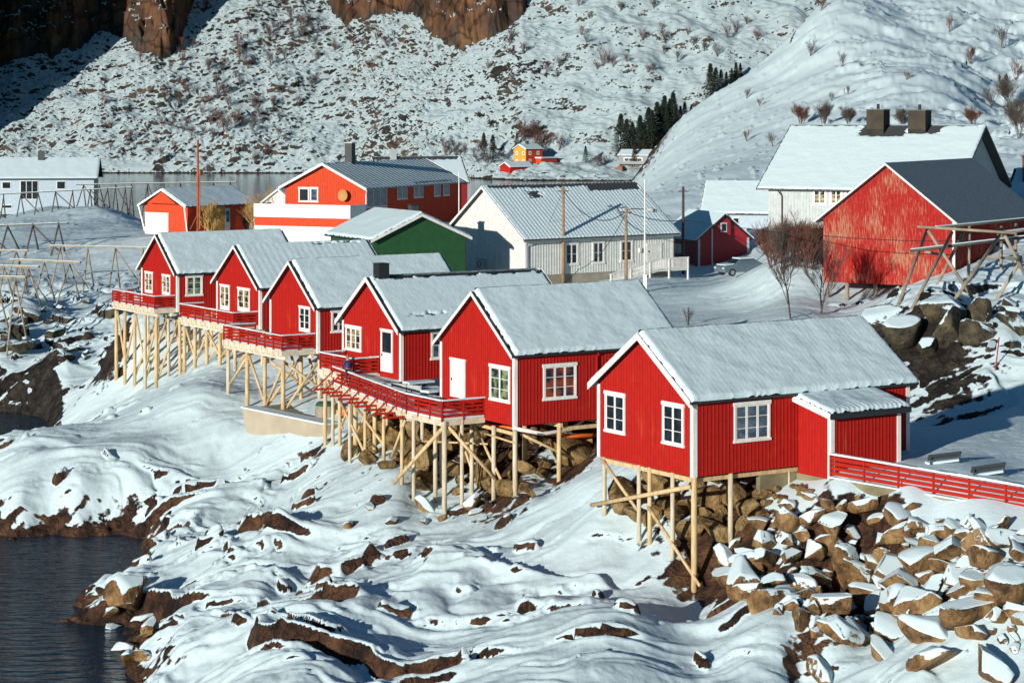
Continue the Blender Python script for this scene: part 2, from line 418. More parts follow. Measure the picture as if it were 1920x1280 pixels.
# places given as metres: (x, depth, z, rough, bare)
def addw(x, d, z, r=.1, b=0): XYZ.append((x*F/d, d, z, r, b))
for x, d, z, r in [(-20,107,-2.5,.3),(-26,107,-4,.3),(-30,116,-3,.3),(-28.5,122,-2.5,.3),(-30,130,-4,.3),(-26,133,-2.4,.3),(-24.5,139,-2.2,.3),(-40,135,-4,.3),(-34,142,-2.5,.3),(-45,140,-3,.3),(-29,141.5,-2.2,.3),(-24.5,142,-1.8,.3),
                   (-47,176,-1.8,.3),(-42,177.5,-1.2,.3),(-50,186,-2.5,.3),(-46,200,-2.2,.3),(-41.5,198,-1.2,.3),(-58,200,-3,.3),(-70,190,-3,.3),
                   (-17,96,-1.8,.3),(-14,86,-1.2,.3),(-9,76,0,.4),(0,74,2.5,.6),(10,74,2.5,.6),(20,76,4,.5),(28,80,4,.5),
                   (-110,440,-3,.1),(-80,435,-3,.1),(-60,425,-3,.1),(-40,410,-3,.1),(-20,400,-3,.1),(0,400,-3,.1),(12,430,-1,.1),(25,500,-2,.1),(-40,350,3,.1),(-10,330,5,.1),(10,340,8,.1),(-60,470,-6,.1),(0,520,-6,.1),(40,560,-4,.1),
                   (55,500,20,.3),(80,520,52,.4),(110,520,60,.5),(130,480,60,.5),(45,540,4,.3),(30,450,8,.2)]:
    addw(x, d, z, r)
# rear part of every cabin stands on the yard
def loc_pt(c, x, y): return (c[0] + .841*x - .541*y, c[1] + .541*x + .841*y)
CAB = {6: (8.5, 106.7), 5: (.14, 123.4), 4: (-6.7, 137.5), 3: (-13.05, 153.0), 2: (-18.7, 169.0), 1: (-26.9, 183.0)}
for k, c in CAB.items():
    for (x, y) in ((8, 1), (8, 6.5), (11.5, 3)):
        p = loc_pt(c, x, y); addw(p[0], p[1], (9.3 if x == 8 else 9.75) + (.4 if k < 5 else 0), .05, .1)
    for y in (1.5, 6):
        p = loc_pt(c, 14.5, y); addw(p[0], p[1], 10.1 + (.3 if k < 5 else 0), .05, 0)
for y, z in ((4, 8.0),):
    p = loc_pt(CAB[6], 3.5, y); addw(p[0], p[1], z, .2, .3)
XYZ = np.array(XYZ)
def _uv(x, d):
    return np.clip(x * F / d, -1700, 1500) / 260.0, np.log(d) * 7.0
cu = XYZ[:, 0] / 260.0; cv = np.log(XYZ[:, 1]) * 7.0
def _k(r2): return np.where(r2 > 1e-12, .5 * r2 * np.log(r2 + 1e-12), 0)
n = len(cu)
A = np.zeros((n + 3, n + 3))
A[:n, :n] = _k((cu[:, None] - cu) ** 2 + (cv[:, None] - cv) ** 2) + np.eye(n) * .004
A[:n, n] = 1; A[:n, n + 1] = cu; A[:n, n + 2] = cv; A[n:, :n] = A[:n, n:].T
rhs = np.concatenate([XYZ[:, 2], [0, 0, 0]])
TPS = np.linalg.solve(A, rhs)

def macro(x, d):
    x = np.asarray(x, float); d = np.asarray(d, float)
    sh = np.broadcast(x, d).shape
    x = np.broadcast_to(x, sh).ravel(); d = np.broadcast_to(d, sh).ravel()
    u, v = _uv(x, d)
    z = np.empty(len(u)); r = np.empty(len(u)); b = np.empty(len(u))
    for i in range(0, len(u), 20000):
        s = slice(i, i + 20000)
        r2 = (u[s, None] - cu) ** 2 + (v[s, None] - cv) ** 2
        z[s] = _k(r2) @ TPS[:n] + TPS[n] + TPS[n + 1] * u[s] + TPS[n + 2] * v[s]
        wgt = np.exp(-r2 * 9) + 1e-6 / (r2 + .05)
        ws = wgt.sum(1)
        r[s] = (wgt @ XYZ[:, 3]) / ws; b[s] = (wgt @ XYZ[:, 4]) / ws
    return z.reshape(sh), r.reshape(sh), b.reshape(sh)

def detail(x, d, z, r):
    """benches, ledges and humps of snow-covered rock"""
    shp = np.exp(-((z - .2) / 1.3) ** 2) * sstep(230, 150, d)
    wx = x + 2.6 * fbm(x / 9, d / 9, 3, 31); wd = d + 2.6 * fbm(x / 9 + 5, d / 9 - 3, 3, 37)
    turn = sstep(-8, 14, x) * sstep(128, 100, d)
    cx_ = wx - 2; cd_ = wd - 112
    b1 = (-.25 * cx_ - .97 * cd_) * (1 - turn) + (.45 * cx_ - .89 * cd_) * turn
    a1 = (.97 * cx_ - .25 * cd_) * (1 - turn) + (.89 * cx_ + .45 * cd_) * turn
    out = 0; steep = 0
    for (per, amp, sd, sharp) in ((9.0, 1.25, 3, .78), (3.6, .30, 8, .76)):
        k = b1 / per + 1.3 * fbm(a1 / (per * 2.2), b1 / (per * 1.2), 3, sd)
        fr = k - np.floor(k)
        saw = np.where(fr < sharp, sstep(0, sharp, fr) * .5 + .5 * fr / sharp, 1 - sstep(sharp, 1, fr))
        mk = sstep(-.03, .36, fbm(a1 / (per * 1.0), b1 / (per * .6), 2, sd + 40))
        out = out + amp * (saw - .5) * mk
        steep = steep + mk * sstep(sharp - .05, sharp + .05, fr)
    h = out * (r * sstep(.15, .5, r) + .5 * shp)
    h = h + r * (1.25 * fbm(x / 13, d / 11, 2, 1) + .24 * fbm(x / 4.2, d / 4.2, 2, 6) + .16 * fbm(b1 / 1.4, a1 / 4.5, 2, 2))
    h = h + (.012 + .05 * r) * fbm(x / 1.3, d / 1.3, 4, 4)
    h = h + .085 * r * fbm(b1 / .75 + .6 * fbm(x / 3, d / 3, 2, 15), a1 / 4.2, 4, 16)
    h = h + .30 * np.clip(steep, 0, 1) * r * fbm(x / 1.1, d / .8, 3, 17)
    Fs, cs = worley((x + .8 * fbm(x / 2, d / 2, 2, 18)) / 2.7, d / 2.7, 19)
    h = h + np.sqrt(np.clip(.030 - Fs ** 2, 0, None)) * np.where(cs > .84 - .26 * sstep(220, 280, d), cs, 0) * 3.0 * sstep(.1, .45, r + .3 * sstep(200, 260, d) * sstep(5, 40, x))
    h = h + .05 * (1 - r) * fbm(x / 5, d / 5, 2, 9)
    h = h + shp * .45 * fbm(x / 2.0, d / 2.0, 3, 21)
    h = h + .035 * (1 - r) * np.clip(fbm(x / .45, d / .45, 2, 23), -1, .2) * sstep(-.1, .3, fbm(x / 6, d / 3, 2, 24)) * sstep(230, 190, d)
    far = sstep(180, 300, d)
    h = h + far * (.6 * r) * (1.3 * fbm(x / 14, d / 14, 4, 12) + .35 * fbm(x / 3, d / 3, 3, 14))
    return h

KEEP = [((15.1, 107.9), (24.5, 100.4))] + [(loc_pt(CAB[k_], 2.5, 3.6), loc_pt(CAB[k_], 11, 3.6)) for k_ in CAB]
_detail0 = detail
def detail(x, d, z, r):
    f = np.ones(np.shape(x))
    for (ax, ay), (bx, by) in KEEP:
        t = np.clip(((x - ax) * (bx - ax) + (d - ay) * (by - ay)) / ((bx - ax) ** 2 + (by - ay) ** 2), 0, 1)
        f = np.minimum(f, .12 + .88 * sstep(1.0, 5.5, np.hypot(x - ax - t * (bx - ax), d - ay - t * (by - ay))))
    return _detail0(x, d, z, r) * f

def HT(x, d):
    z, r, b = macro(x, d)
    return z + detail(np.asarray(x, float), np.asarray(d, float), z, r)

# --- near land sheet
M_LAND = snow_rock("snowy_shore_rock", th=.66, soft=.02, nscale=1.3, namp=.32, tide=.45, alt=((.010, .010, .011), (.030, .026, .023), (.085, .070, .050)), attr="bare", rscale=.7, coords="World", bump=.9, snow_bump=.16, fine=4.5,  # alt: near-black tones that paint shade onto the banks
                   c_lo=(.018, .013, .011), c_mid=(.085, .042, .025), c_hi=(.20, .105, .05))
rows = np.concatenate([np.exp(np.linspace(math.log(72), math.log(240), 1000)), np.exp(np.linspace(math.log(240.6), math.log(560), 330))])
pxs = np.concatenate([np.linspace(-1000, -110, 70), np.linspace(-105, 2040, 800), np.linspace(2050, 3600, 110)]) - 960
nc = len(pxs)
D, PX = np.meshgrid(rows, pxs, indexing='ij')
X = PX * D / F
Z0, RR, BB = macro(X, D)
ZZ = Z0 + detail(X, D, Z0, RR)
V = np.stack([X, D, ZZ], -1).reshape(-1, 3)
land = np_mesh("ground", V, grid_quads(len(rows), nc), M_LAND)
at = land.data.attributes.new("bare", 'FLOAT', 'POINT')
at.data.foreach_set("value", np.clip(BB, 0, 1).ravel().astype(np.float32))
at = land.data.attributes.new("cliff_or_shade", 'FLOAT', 'POINT')  # on land: marks the left bank and right outcrop painted as shaded
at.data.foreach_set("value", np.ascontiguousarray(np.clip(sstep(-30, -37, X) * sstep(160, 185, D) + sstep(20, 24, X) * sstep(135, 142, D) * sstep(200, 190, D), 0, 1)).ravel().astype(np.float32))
LROW, LPX, LZ = rows, pxs, ZZ
def _cross(h, ds, m_):
    below = np.nonzero(CZ - m_ * ds < h)[0]
    i = below[0] if len(below) else len(ds) - 1
    if i == 0: return ds[0], h[0]
    f0 = CZ - m_ * ds[i - 1] - h[i - 1]; f1 = CZ - m_ * ds[i] - h[i]
    t = f0 / (f0 - f1) if f0 > f1 else 1.0
    t = min(max(t, 0), 1)
    return ds[i - 1] + (ds[i] - ds[i - 1]) * t, h[i - 1] + (h[i] - h[i - 1]) * t
def hit(px, py, lo=80, hi=560):
    """first land point met by the line of sight through a pixel of the 1920 frame, read from the land sheet"""
    c = np.interp(px - 960, LPX, np.arange(len(LPX))); j = min(int(c), len(LPX) - 2); t = c - j
    m_ = (LROW >= lo) & (LROW <= hi)
    d_, z_ = _cross((LZ[:, j] * (1 - t) + LZ[:, j + 1] * t)[m_], LROW[m_], (py - HY) / F)
    return Vector(((px - 960) * d_ / F, d_, z_))
def gz(x, y):
    c = np.interp(x * F / y, LPX, np.arange(len(LPX))); r_ = np.interp(y, LROW, np.arange(len(LROW)))
    j = min(int(c), len(LPX) - 2); i = min(int(r_), len(LROW) - 2); t = c - j; u = r_ - i
    return float((LZ[i, j] * (1 - t) + LZ[i, j + 1] * t) * (1 - u) + (LZ[i + 1, j] * (1 - t) + LZ[i + 1, j + 1] * t) * u)
tag(land, "snow covered rocky shore and village ground", kind="structure")

# --- mountain across the bay
PXK = [-500, 0, 480, 650, 980, 1200, 2600]
DSK = [950, 940, 937, 934, 842, 835, 835]
def shore_d(px): return np.interp(px, PXK, DSK)
LCK = [-500, 0, 60, 140, 190, 235, 270, 300, 330, 420, 600, 625, 650, 700, 740, 780, 810, 870, 930, 980, 1050, 1300, 2600]
LCY = [130, 125, 118, 105, 60, 85, 105, 118, 90, -150, -60, 20, 62, 45, 28, 30, 62, 85, 60, 22, -150, -600, -600]
CLIFF = [None]
def far_h(px, d):
    px = np.asarray(px, float); d = np.asarray(d, float)
    x = (px - 960) * d / F
    s0 = shore_d(px)
    q = d - s0
    flat = sstep(760, 980, px)          # the small shelf with the houses on the right
    k = .60 - .10 * sstep(300, 900, px) * (1 - sstep(1100, 1500, px))
    z = np.where(q < 0, q * .3, 0) + np.clip(q, 0, None) * k
    zs = np.clip(q, 0, 34) * .16 + np.clip(q - 34, 0, None) * .62 + np.where(q < 0, q * .3, 0)
    z = z * (1 - flat) + zs * flat + np.where(q > 0, .6, 0) * sstep(0, 3, q)
    # cliffs above a wandering foot line
    yc = np.interp(px, LCK, LCY)
    dcl = (CZ + k * s0) / (k + (yc - HY) / F)
    dcl = np.where(dcl > 0, dcl, 5000)
    dcl = dcl + 3.5 * fbm(px / 55, d / 60, 3, 71)
    dcl = dcl + 400 * sstep(1020, 1080, px)
    dcl = dcl + 2.0 * fbm(px / 30, d / 9, 3, 72)
    up = np.clip(d - dcl, 0, 60)
    CLIFF[0] = sstep(.5, 3, up)
    wu = up + 2.0 * fbm(px / 24, d / 5, 3, 73)
    tt = wu / 5.0 + .8 * fbm(px / 60, d / 14, 3, 74)
    fl_ = np.floor(tt); fr_ = tt - fl_
    z = z + np.clip(5.0 * (fl_ + sstep(.25, 1.0, fr_)), 0, None) * 1.7 * sstep(0, 1.5, up) + np.clip(d - dcl - 60, 0, None) * .5
    W1, wc = worley((x + .35 * d) / 8.0 + .5 * fbm(x / 6, d / 4, 2, 81), d / 4.2, 82)
    W2, wc2 = worley((x - .5 * d) / 3.4, d / 2.0 + .4 * fbm(x / 3, d / 3, 2, 83), 84)
    z = z + sstep(0, 5, up) * (5.5 * wc + 2.2 * wc2 - 3.0 * W1 - 1.0 * W2 + 2.0 * fbm(x / 9, d / 6, 4, 77))
    # tall unseen buttress off to the left, added to shade the corner of the slope
    z = z + 150 * sstep(-40, -110, px + 30 * fbm(px / 40, d / 30, 2, 75)) * sstep(936, 962, d)
    # scree and undulation
    scree = sstep(1180, 760, px) * (1 - .25 * sstep(330, 0, px))
    n0 = fbm(x / 26, d / 26, 4, 50)
    z = z + sstep(2, 14, q) * (3.2 * n0)
    wq = x + 1.2 * fbm(x / 4, d / 4, 2, 91); we = d + 1.2 * fbm(x / 4 + 9, d / 4, 2, 92)
    F1, cid = worley(wq / 2.6, we / 2.0, 61)
    st = np.sqrt(np.clip(.30 - F1 ** 2, 0, None)) * np.where(cid > .3, cid, 0) * 1.9
    F2, cid2 = worley(wq / 6.5 + 3, we / 5.5, 64)
    big = np.sqrt(np.clip(.20 - F2 ** 2, 0, None)) * np.where(cid2 > .66, cid2, 0) * 5.0
    edge = np.exp(-((q - 5) / 9) ** 2)
    patch = sstep(-.35, .35, fbm(x / 45, d / 30, 3, 66) + .5 * scree - .1)
    z = z + (st * patch * (.25 + .75 * scree) + big * (.55 * edge + .22 * scree * patch)) * sstep(0, 4, q)
    z = z + .45 * sstep(2, 8, q) * fbm(x / 2.2, d / 1.6, 3, 68) * (.4 + .6 * scree)
    return z
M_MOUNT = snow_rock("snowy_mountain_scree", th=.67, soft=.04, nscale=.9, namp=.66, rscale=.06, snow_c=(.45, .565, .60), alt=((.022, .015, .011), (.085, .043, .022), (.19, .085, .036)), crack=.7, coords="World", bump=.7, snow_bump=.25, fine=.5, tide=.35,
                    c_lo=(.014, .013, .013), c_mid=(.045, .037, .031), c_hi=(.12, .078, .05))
rows = np.concatenate([np.linspace(-45, -2, 12), np.linspace(-1, 165, 470), np.linspace(168, 520, 110)])
pxs = np.linspace(-520, 2600, 1180)
Q_, PX = np.meshgrid(rows, pxs, indexing='ij')
D = Q_ + shore_d(PX)
ZM = far_h(PX, D)
X = (PX - 960) * D / F
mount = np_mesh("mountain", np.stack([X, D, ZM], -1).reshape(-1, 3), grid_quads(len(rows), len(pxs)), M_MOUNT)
at = mount.data.attributes.new("cliff_or_shade", 'FLOAT', 'POINT'); at.data.foreach_set("value", np.ascontiguousarray(CLIFF[0]).ravel().astype(np.float32))
tag(mount, "snowy scree slope with brown cliffs across the bay", kind="structure")
MQ, MPX = rows, pxs
def fhit(px, py):
    c = np.interp(px, MPX, np.arange(len(MPX))); j = min(int(c), len(MPX) - 2); t = c - j
    ds = MQ + shore_d(px); m_ = MQ > -5
    d_, z_ = _cross((ZM[:, j] * (1 - t) + ZM[:, j + 1] * t)[m_], ds[m_], (py - HY) / F)
    return Vector(((px - 960) * d_ / F, d_, z_))
# --- water
m, t, b, N, L = new_mat("sea_water")
b.inputs["Base Color"].default_value = (.003, .028, .058, 1); b.inputs["Roughness"].default_value = .09; b.inputs["IOR"].default_value = 1.33
g = nd(N, "ShaderNodeNewGeometry"); mp = nd(N, "ShaderNodeMapping"); mp.inputs["Scale"].default_value = (.55, 1.3, 1); L.new(g.outputs["Position"], mp.inputs[0])
no = nd(N, "ShaderNodeTexNoise"); no.inputs["Scale"].default_value = 1.1; no.inputs["Detail"].default_value = 5; L.new(mp.outputs[0], no.inputs["Vector"])
sp = nd(N, "ShaderNodeSeparateXYZ"); L.new(g.outputs["Position"], sp.inputs[0])
mr = nd(N, "ShaderNodeMapRange"); mr.inputs[1].default_value = 180; mr.inputs[2].default_value = 480; mr.inputs[3].default_value = .85; mr.inputs[4].default_value = .05
L.new(sp.outputs["Y"], mr.inputs[0])
bp = nd(N, "ShaderNodeBump"); bp.inputs["Distance"].default_value = .5; L.new(mr.outputs[0], bp.inputs["Strength"]); L.new(no.outputs["Fac"], bp.inputs["Height"]); L.new(bp.outputs[0], b.inputs["Normal"])
wb = MB(); wb.add([(-900, 20, 0), (900, 20, 0), (900, 1400, 0), (-900, 1400, 0)], [(0, 1, 2, 3)])
tag(wb.build("sea", m), "dark sea water of the inlet and the bay", kind="structure")
# ------------------------------------------------------------------ buildings
class House:
    """a gabled house. local x runs along the ridge from the near gable, y runs along that gable from the near corner, z up from the floor"""
    def __init__(s, name, label, cat, near, ang, z, L, W, eave, rise, wall='red', trim='white', group=None, roofmat='roof',
                 oe=.35, og=.35, battens=.22, bat_w=.045, snow=.16, barge=.24, bare=(), ripple=None, snow_in=.22, seed=1, floor_drop=0, corner=.16, gable_snow_in=None, lean=None, batten_mat=None, far_battens=True, thick=.10, barge_mat=None, eave_board=True):
        s.ca, s.sa = math.cos(ang), math.sin(ang)
        s.near = Vector((near[0], near[1], z)); s.ang = ang
        s.L, s.W, s.eave, s.rise = L, W, eave, rise
        s.oe, s.og = oe, og
        s.root = thing(name, label, cat, s.near, ang, group)
        s.trim = trim
        b = MB(); zb = -floor_drop
        b.prism([(0, 0, zb), (0, 0, eave), (0, W / 2, eave + rise), (0, W, eave), (0, W, zb)], (L, 0, 0))
        wobj = b.build("wall", wall, s.root)
        if battens:
            bt = MB(); k = rise / (W / 2); bw = bat_w
            yy = battens / 2
            while yy < W - .02:
                zt = eave + k * min(yy, W - yy) - .05
                bt.box(-.022, .002, yy - bw / 2, yy + bw / 2, zb, zt)
                if far_battens: bt.box(L - .002, L + .022, yy - bw / 2, yy + bw / 2, zb, zt)
                yy += battens
            xx = battens / 2
            while xx < L - .02:
                bt.box(xx - bw / 2, xx + bw / 2, -.022, .002, zb, eave - .03)
                xx += battens
            bt.build("wall_battens", batten_mat or wall, wobj)
        if corner:
            q = corner
            for (cx, cy) in ((0, 0), (0, W), (L, 0), (L, W)):
                cb = MB(); sx = -1 if cx == 0 else 1; sy = -1 if cy == 0 else 1
                x0, x1 = sorted((cx + sx * .045, cx - sx * q)); y0, y1 = sorted((cy + sy * .045, cy - sy * q))
                cb.box(x0, x1, *sorted((cy + sy * .045, cy - sy * .01)), zb - .02, eave - .02)
                cb.box(*sorted((cx + sx * .043, cx - sx * .01)), *sorted((cy - sy * .012, cy - sy * q)), zb - .02, eave - .02)
                cb.build("corner_board", trim, wobj)
        # roof slabs
        a = math.atan2(rise, W / 2); s.a = a
        tn = thick
        r = MB(); lift = .02
        ez = eave - oe * math.tan(a)
        prof_o = [(-oe, ez + lift), (W / 2, eave + rise + lift), (W + oe, ez + lift)]
        up = tn / math.cos(a)
        poly = [(y, z) for y, z in prof_o] + [(y, z + up) for y, z in reversed(prof_o)]
        r.prism([(-og, y, z) for y, z in poly], (L + 2 * og, 0, 0))
        s.roof = r.build("roof", roofmat, s.root)
        s.roof_top = lambda y: eave + lift + up + (rise / (W / 2)) * (W / 2 - abs(y - W / 2))
        # barge boards along both rakes, eave board
        if barge:
            for xs in (-og - .035, L + og):
                for side in (0, 1):
                    ys = -oe if side == 0 else W + oe
                    p0 = (xs, ys, ez + lift - .6 * barge + up * .5); p1 = (xs, W / 2, eave + rise + lift - .6 * barge + up * .5)
                    dz = barge; bb = MB()
                    bb.prism([(xs, p0[1], p0[2]), (xs, p1[1], p1[2]), (xs, p1[1], p1[2] + dz), (xs, p0[1], p0[2] + dz)], (.035, 0, 0))
                    bb.build("barge_board", barge_mat or trim, s.roof)
        s.snow_parts(snow, bare, ripple, snow_in, seed, up + lift, ez)

    def snow_parts(s, snow, bare, ripple, inset, seed, up, ez):
        if not snow: return
        L, W, oe, og = s.L, s.W, s.oe, s.og
        x0, x1 = -og + inset, L + og - inset * .5
        sl = math.hypot(W / 2 + oe, s.eave + s.rise - ez)
        nx = int((x1 - x0) / .09); nv = int(sl / .09)
        nx = min(nx, 260); nv = min(nv, 110)
        Vs = []; Qs = []; off = 0
        for side in (0, 1):
            u, v = np.meshgrid(np.linspace(0, 1, nx), np.linspace(-.004, 1.0, nv), indexing='ij')
            xx = x0 + u * (x1 - x0); dd = v * sl
            t = snow * (1 + .14 * fbm(xx / 1.6 + seed * 7, dd / 1.2 + 31 * side, 3, seed)) + .006 * fbm(xx / .25, dd / .25, 2, seed + 4)
            if ripple:
                rx, rd, ra = ripple
                rr = .5 + .5 * np.cos(2 * np.pi * xx / rx)
                if rd: rr = rr * (.35 + .65 * ((dd / rd) % 1.0))
                t = t + ra * (rr - .5)
            edge = np.minimum(np.minimum(xx - x0, x1 - xx), np.maximum(sl - dd, 0)) + .03 * fbm(xx / .4, dd / .4, 2, seed + 2)
            t = t * np.clip(edge / .15, 0, 1) ** .45
            for (bx0, bx1, bv0, bv1, soft) in bare:
                if side == 0:
                    wob = .35 * fbm(xx / .7, dd / .3, 3, seed + 9)
                    m_ = sstep(0, soft, np.minimum(np.minimum(xx - bx0, bx1 - xx) / 2, np.minimum(dd - bv0, bv1 - dd)) + wob * .5)
                    t = t - m_ * (snow * 1.7)
            t = np.where(t < .015, -.03, t)
            ca, sa = math.cos(s.a), math.sin(s.a)
            yb = W / 2 - dd * ca; zb_ = s.eave + s.rise + up - dd * sa
            yy = yb - t * sa; zz = zb_ + t * ca
            # outer ring folded down onto the slab
            if side == 1: yy = W - yy
            P = np.stack([xx, yy, zz], -1).reshape(-1, 3)
            q = grid_quads(nx, nv) + off
            if side == 0: q = q[:, ::-1]
            Vs.append(P); Qs.append(q); off += len(P)
        sn = np_mesh("roof_snow", np.concatenate(Vs), np.concatenate(Qs), 'snow', s.root, True)
        sn.parent = s.roof

    # --- positions on the visible walls from pixels
    def wpt(s, x, y, z=0):
        return Vector((s.near.x + s.ca * x - s.sa * y, s.near.y + s.sa * x + s.ca * y, s.near.z + z))
    def gable_at(s, px, py):
        k = (px - 960) / F
        y = (s.near.x - k * s.near.y) / (s.sa + k * s.ca)
        d = s.near.y + s.ca * y
        return y, CZ - (py - HY) * d / F - s.near.z
    def long_at(s, px, py, y0=0):
        k = (px - 960) / F
        nx_, ny_ = s.near.x - s.sa * y0, s.near.y + s.ca * y0
        x = (k * ny_ - nx_) / (s.ca - k * s.sa)
        d = ny_ + s.sa * x
        return x, CZ - (py - HY) * d / F - s.near.z
    def opening(s, face, pa, pb, yt, yb, cols=2, rows=3, kind='window', pane='pane', off=0, frame=.10, trim=None, sill=True, fp=.065, panel=None):
        """a window or door filling a pixel rectangle (columns pa..pb, rows yt..yb at its middle) of a wall"""
        at = s.gable_at if face == 'g' else (lambda a, b: s.long_at(a, b, off))
        a0, _ = at(pa, yt); a1, _ = at(pb, yt); am = (pa + pb) / 2
        _, z1 = at(am, yt); _, z0 = at(am, yb)
        a0, a1 = sorted((a0, a1))
        s.window(face, a0, a1, z0, z1, cols, rows, kind, pane, off, frame, trim, sill, fp, panel)
    def window(s, face, a0, a1, z0, z1, cols=2, rows=3, kind='window', pane='pane', off=0, frame=.10, trim=None, sill=True, fp=.065, panel=None):
        trim = trim or s.trim
        def bx(mb, u0, u1, w0, w1, o0, o1):
            if face == 'g': mb.box(-o1, -o0, u0, u1, w0, w1)
            elif face == 'f': mb.box(s.L + o0, s.L + o1, u0, u1, w0, w1)
            else: mb.box(u0, u1, off - o1, off - o0, w0, w1)
        fr = MB(); f = frame
        bx(fr, a0, a0 + f, z0, z1, 0, fp); bx(fr, a1 - f, a1, z0, z1, 0, fp)
        bx(fr, a0 - .05, a1 + .05, z1 - f, z1 + .04, 0, fp + .02)
        if kind == 'window': bx(fr, a0 - .05, a1 + .05, z0 - .03, z0 + f * .9, 0, fp + .025)
        i0, i1, j0, j1 = a0 + f, a1 - f, z0 + f * .9, z1 - f
        if kind == 'door':
            j0 = z0
        pz0 = j0
        pn = MB()
        if panel is not None:                                  # door leaf with glass above a panel
            pz0 = j0 + (j1 - j0) * panel
            bx(fr, i0, i1, j0, pz0, 0, fp - .02)
            bx(fr, i0 + .08, i1 - .08, j0 + .12, pz0 - .1, fp - .03, fp - .012)
        if panel is None or panel < 1:
            cw = (i1 - i0) / cols; sw = .065 if cw > .28 else .045
            for c in range(cols):
                bx(fr, i0 + c * cw, i0 + c * cw + sw, pz0, j1, 0, fp - .015)
                bx(fr, i0 + (c + 1) * cw - sw, i0 + (c + 1) * cw, pz0, j1, 0, fp - .015)
                bx(fr, i0 + c * cw + sw, i0 + (c + 1) * cw - sw, pz0, pz0 + sw, 0, fp - .017)
                bx(fr, i0 + c * cw + sw, i0 + (c + 1) * cw - sw, j1 - sw, j1, 0, fp - .017)
                for k in range(1, rows):
                    zz = pz0 + (j1 - pz0) * k / rows
                    bx(fr, i0 + c * cw + sw, i0 + (c + 1) * cw - sw, zz - .016, zz + .016, .01, fp - .025)
                bx(pn, i0 + c * cw + sw, i0 + (c + 1) * cw - sw, pz0 + sw, j1 - sw, .0, .028)
        o = fr.build(kind, trim, s.root)
        if pn.v: pn.build("pane", pane, o)
        if kind == 'door':
            hd = MB(); ye = i1 - .1 if face == 'g' else i0 + .1
            bx(hd, ye - .02, ye + .05, j0 + .92, j0 + 1.08, fp - .02, fp + .035); hd.build("handle", 'black', o)
        if sill and kind == 'window':
            sn = MB(); bx(sn, a0 - .03, a1 + .03, z1 + .04, z1 + .075, .0, fp + .012)
            sn.build("window_snow", 'snow', o)
        return o

def rail_run(parent, pts, h=1.0, boards=4, mat='rail_red', post_step=1.35, snow=True, out=.0, bh=.13, post=.09, posts=True, closed=False, cap_w=.20, low=.08, snow_h=.07):
    """railing of horizontal boards on posts; pts are floor-level points in the parent's space"""
    rl = MB(); sn = MB(); ps = []
    for p, q in zip(pts[:-1], pts[1:]):
        p = Vector(p); q = Vector(q)
        for k in range(boards):
            z = low + (h - low - .06) * (k + .5) / boards
            rl.beam(p + Vector((0, 0, z)), q + Vector((0, 0, z)), .03, bh)
        rl.beam(p + Vector((0, 0, h - .02)), q + Vector((0, 0, h - .02)), cap_w - .04, .04)
        if snow: 
            nseg = max(2, int((q - p).length / .5))
            for i in range(nseg):
                a = p.lerp(q, i / nseg); c = p.lerp(q, (i + 1) / nseg)
                hh = snow_h * random.uniform(.75, 1.2)
                sn.beam(a + Vector((0, 0, h + hh / 2)), c + Vector((0, 0, h + hh / 2)), cap_w * random.uniform(.85, 1.0), hh)
        n = max(1, round((q - p).length / post_step))
        for i in range(n + 1):
            ps.append(p.lerp(q, i / n))
    o = rl.build("railing", mat, parent)
    if snow: sn.build("railing_snow", 'snow', o)
    if posts:
        done = []
        for p in ps:
            if any((p - d).length < .3 for d in done): continue
            done.append(p)
            b = MB(); b.box(p.x - post / 2, p.x + post / 2, p.y - post / 2, p.y + post / 2, p.z - .12, p.z + h - .045)
            b.build("railing_post", mat, o)
    return o

def to_local(root, p):
    return root.matrix_basis.inverted() @ Vector(p)

def stilt(parent, root, x, y, ztop, r=.12, mat='wood', sink=.5, name="stilt"):
    """round pile from the floor frame down into the ground, in the thing's own space"""
    wp = root.matrix_basis @ Vector((x, y, 0))
    zg = gz(wp.x, wp.y) - root.location.z - sink
    if zg > ztop - .1: return zg
    b = MB(); b.pole((x, y, zg), (x, y, ztop), r * 1.05, r, 9)
    b.build(name, random.choice((mat, mat, 'wood_pale') if root.location.x < -8 else (mat, 'wood_pale', 'wood_pale')) if mat == 'wood' else mat, parent, True)
    return zg + sink

ANG = math.atan2(.541, .841)
GRP = "red stilt cabins along the rocky shore"
H = {}
def cabin(k, label, z, L, W, eave, rise, **kw):
    c = CAB[k]
    H[k] = House("stilt_cabin", label, "cabin", c, ANG, z, L, W, eave, rise, group=GRP, seed=k + 3, **kw)
    return H[k]
cabin(6, "nearest red cabin, with a lean-to annex and thick rippled snow on its roof", 9.7, 13.5, 7.78, 3.62, 2.62, wall='red', oe=.30, og=.42, snow=.25, ripple=(.30, .40, .012), barge=.34, snow_in=.06, corner=.20)
cabin(5, "red stilt cabin with a closed all-white door and one window on its gable", 9.75, 10.9, 7.75, 3.95, 2.95, oe=.32, og=.38, snow=.23, snow_in=.20, barge=.22, corner=.17)
cabin(4, "red stilt cabin with a black chimney and bare dark strip along its snowy ridge", 10.5, 12.2, 7.33, 3.15, 2.75, oe=.32, og=.40, snow=.13, snow_in=.24, barge=.30, bare=((0.2, 12.6, -.3, .34, .12), (1.0, 4.2, 3.55, 3.78, .12)), ripple=(.16, 0, .014))
cabin(3, "red stilt cabin with a single narrow glazed door on an otherwise blank gable", 10.5, 11.4, 7.04, 3.15, 2.7, oe=.32, og=.42, snow=.21, snow_in=.24, barge=.22)
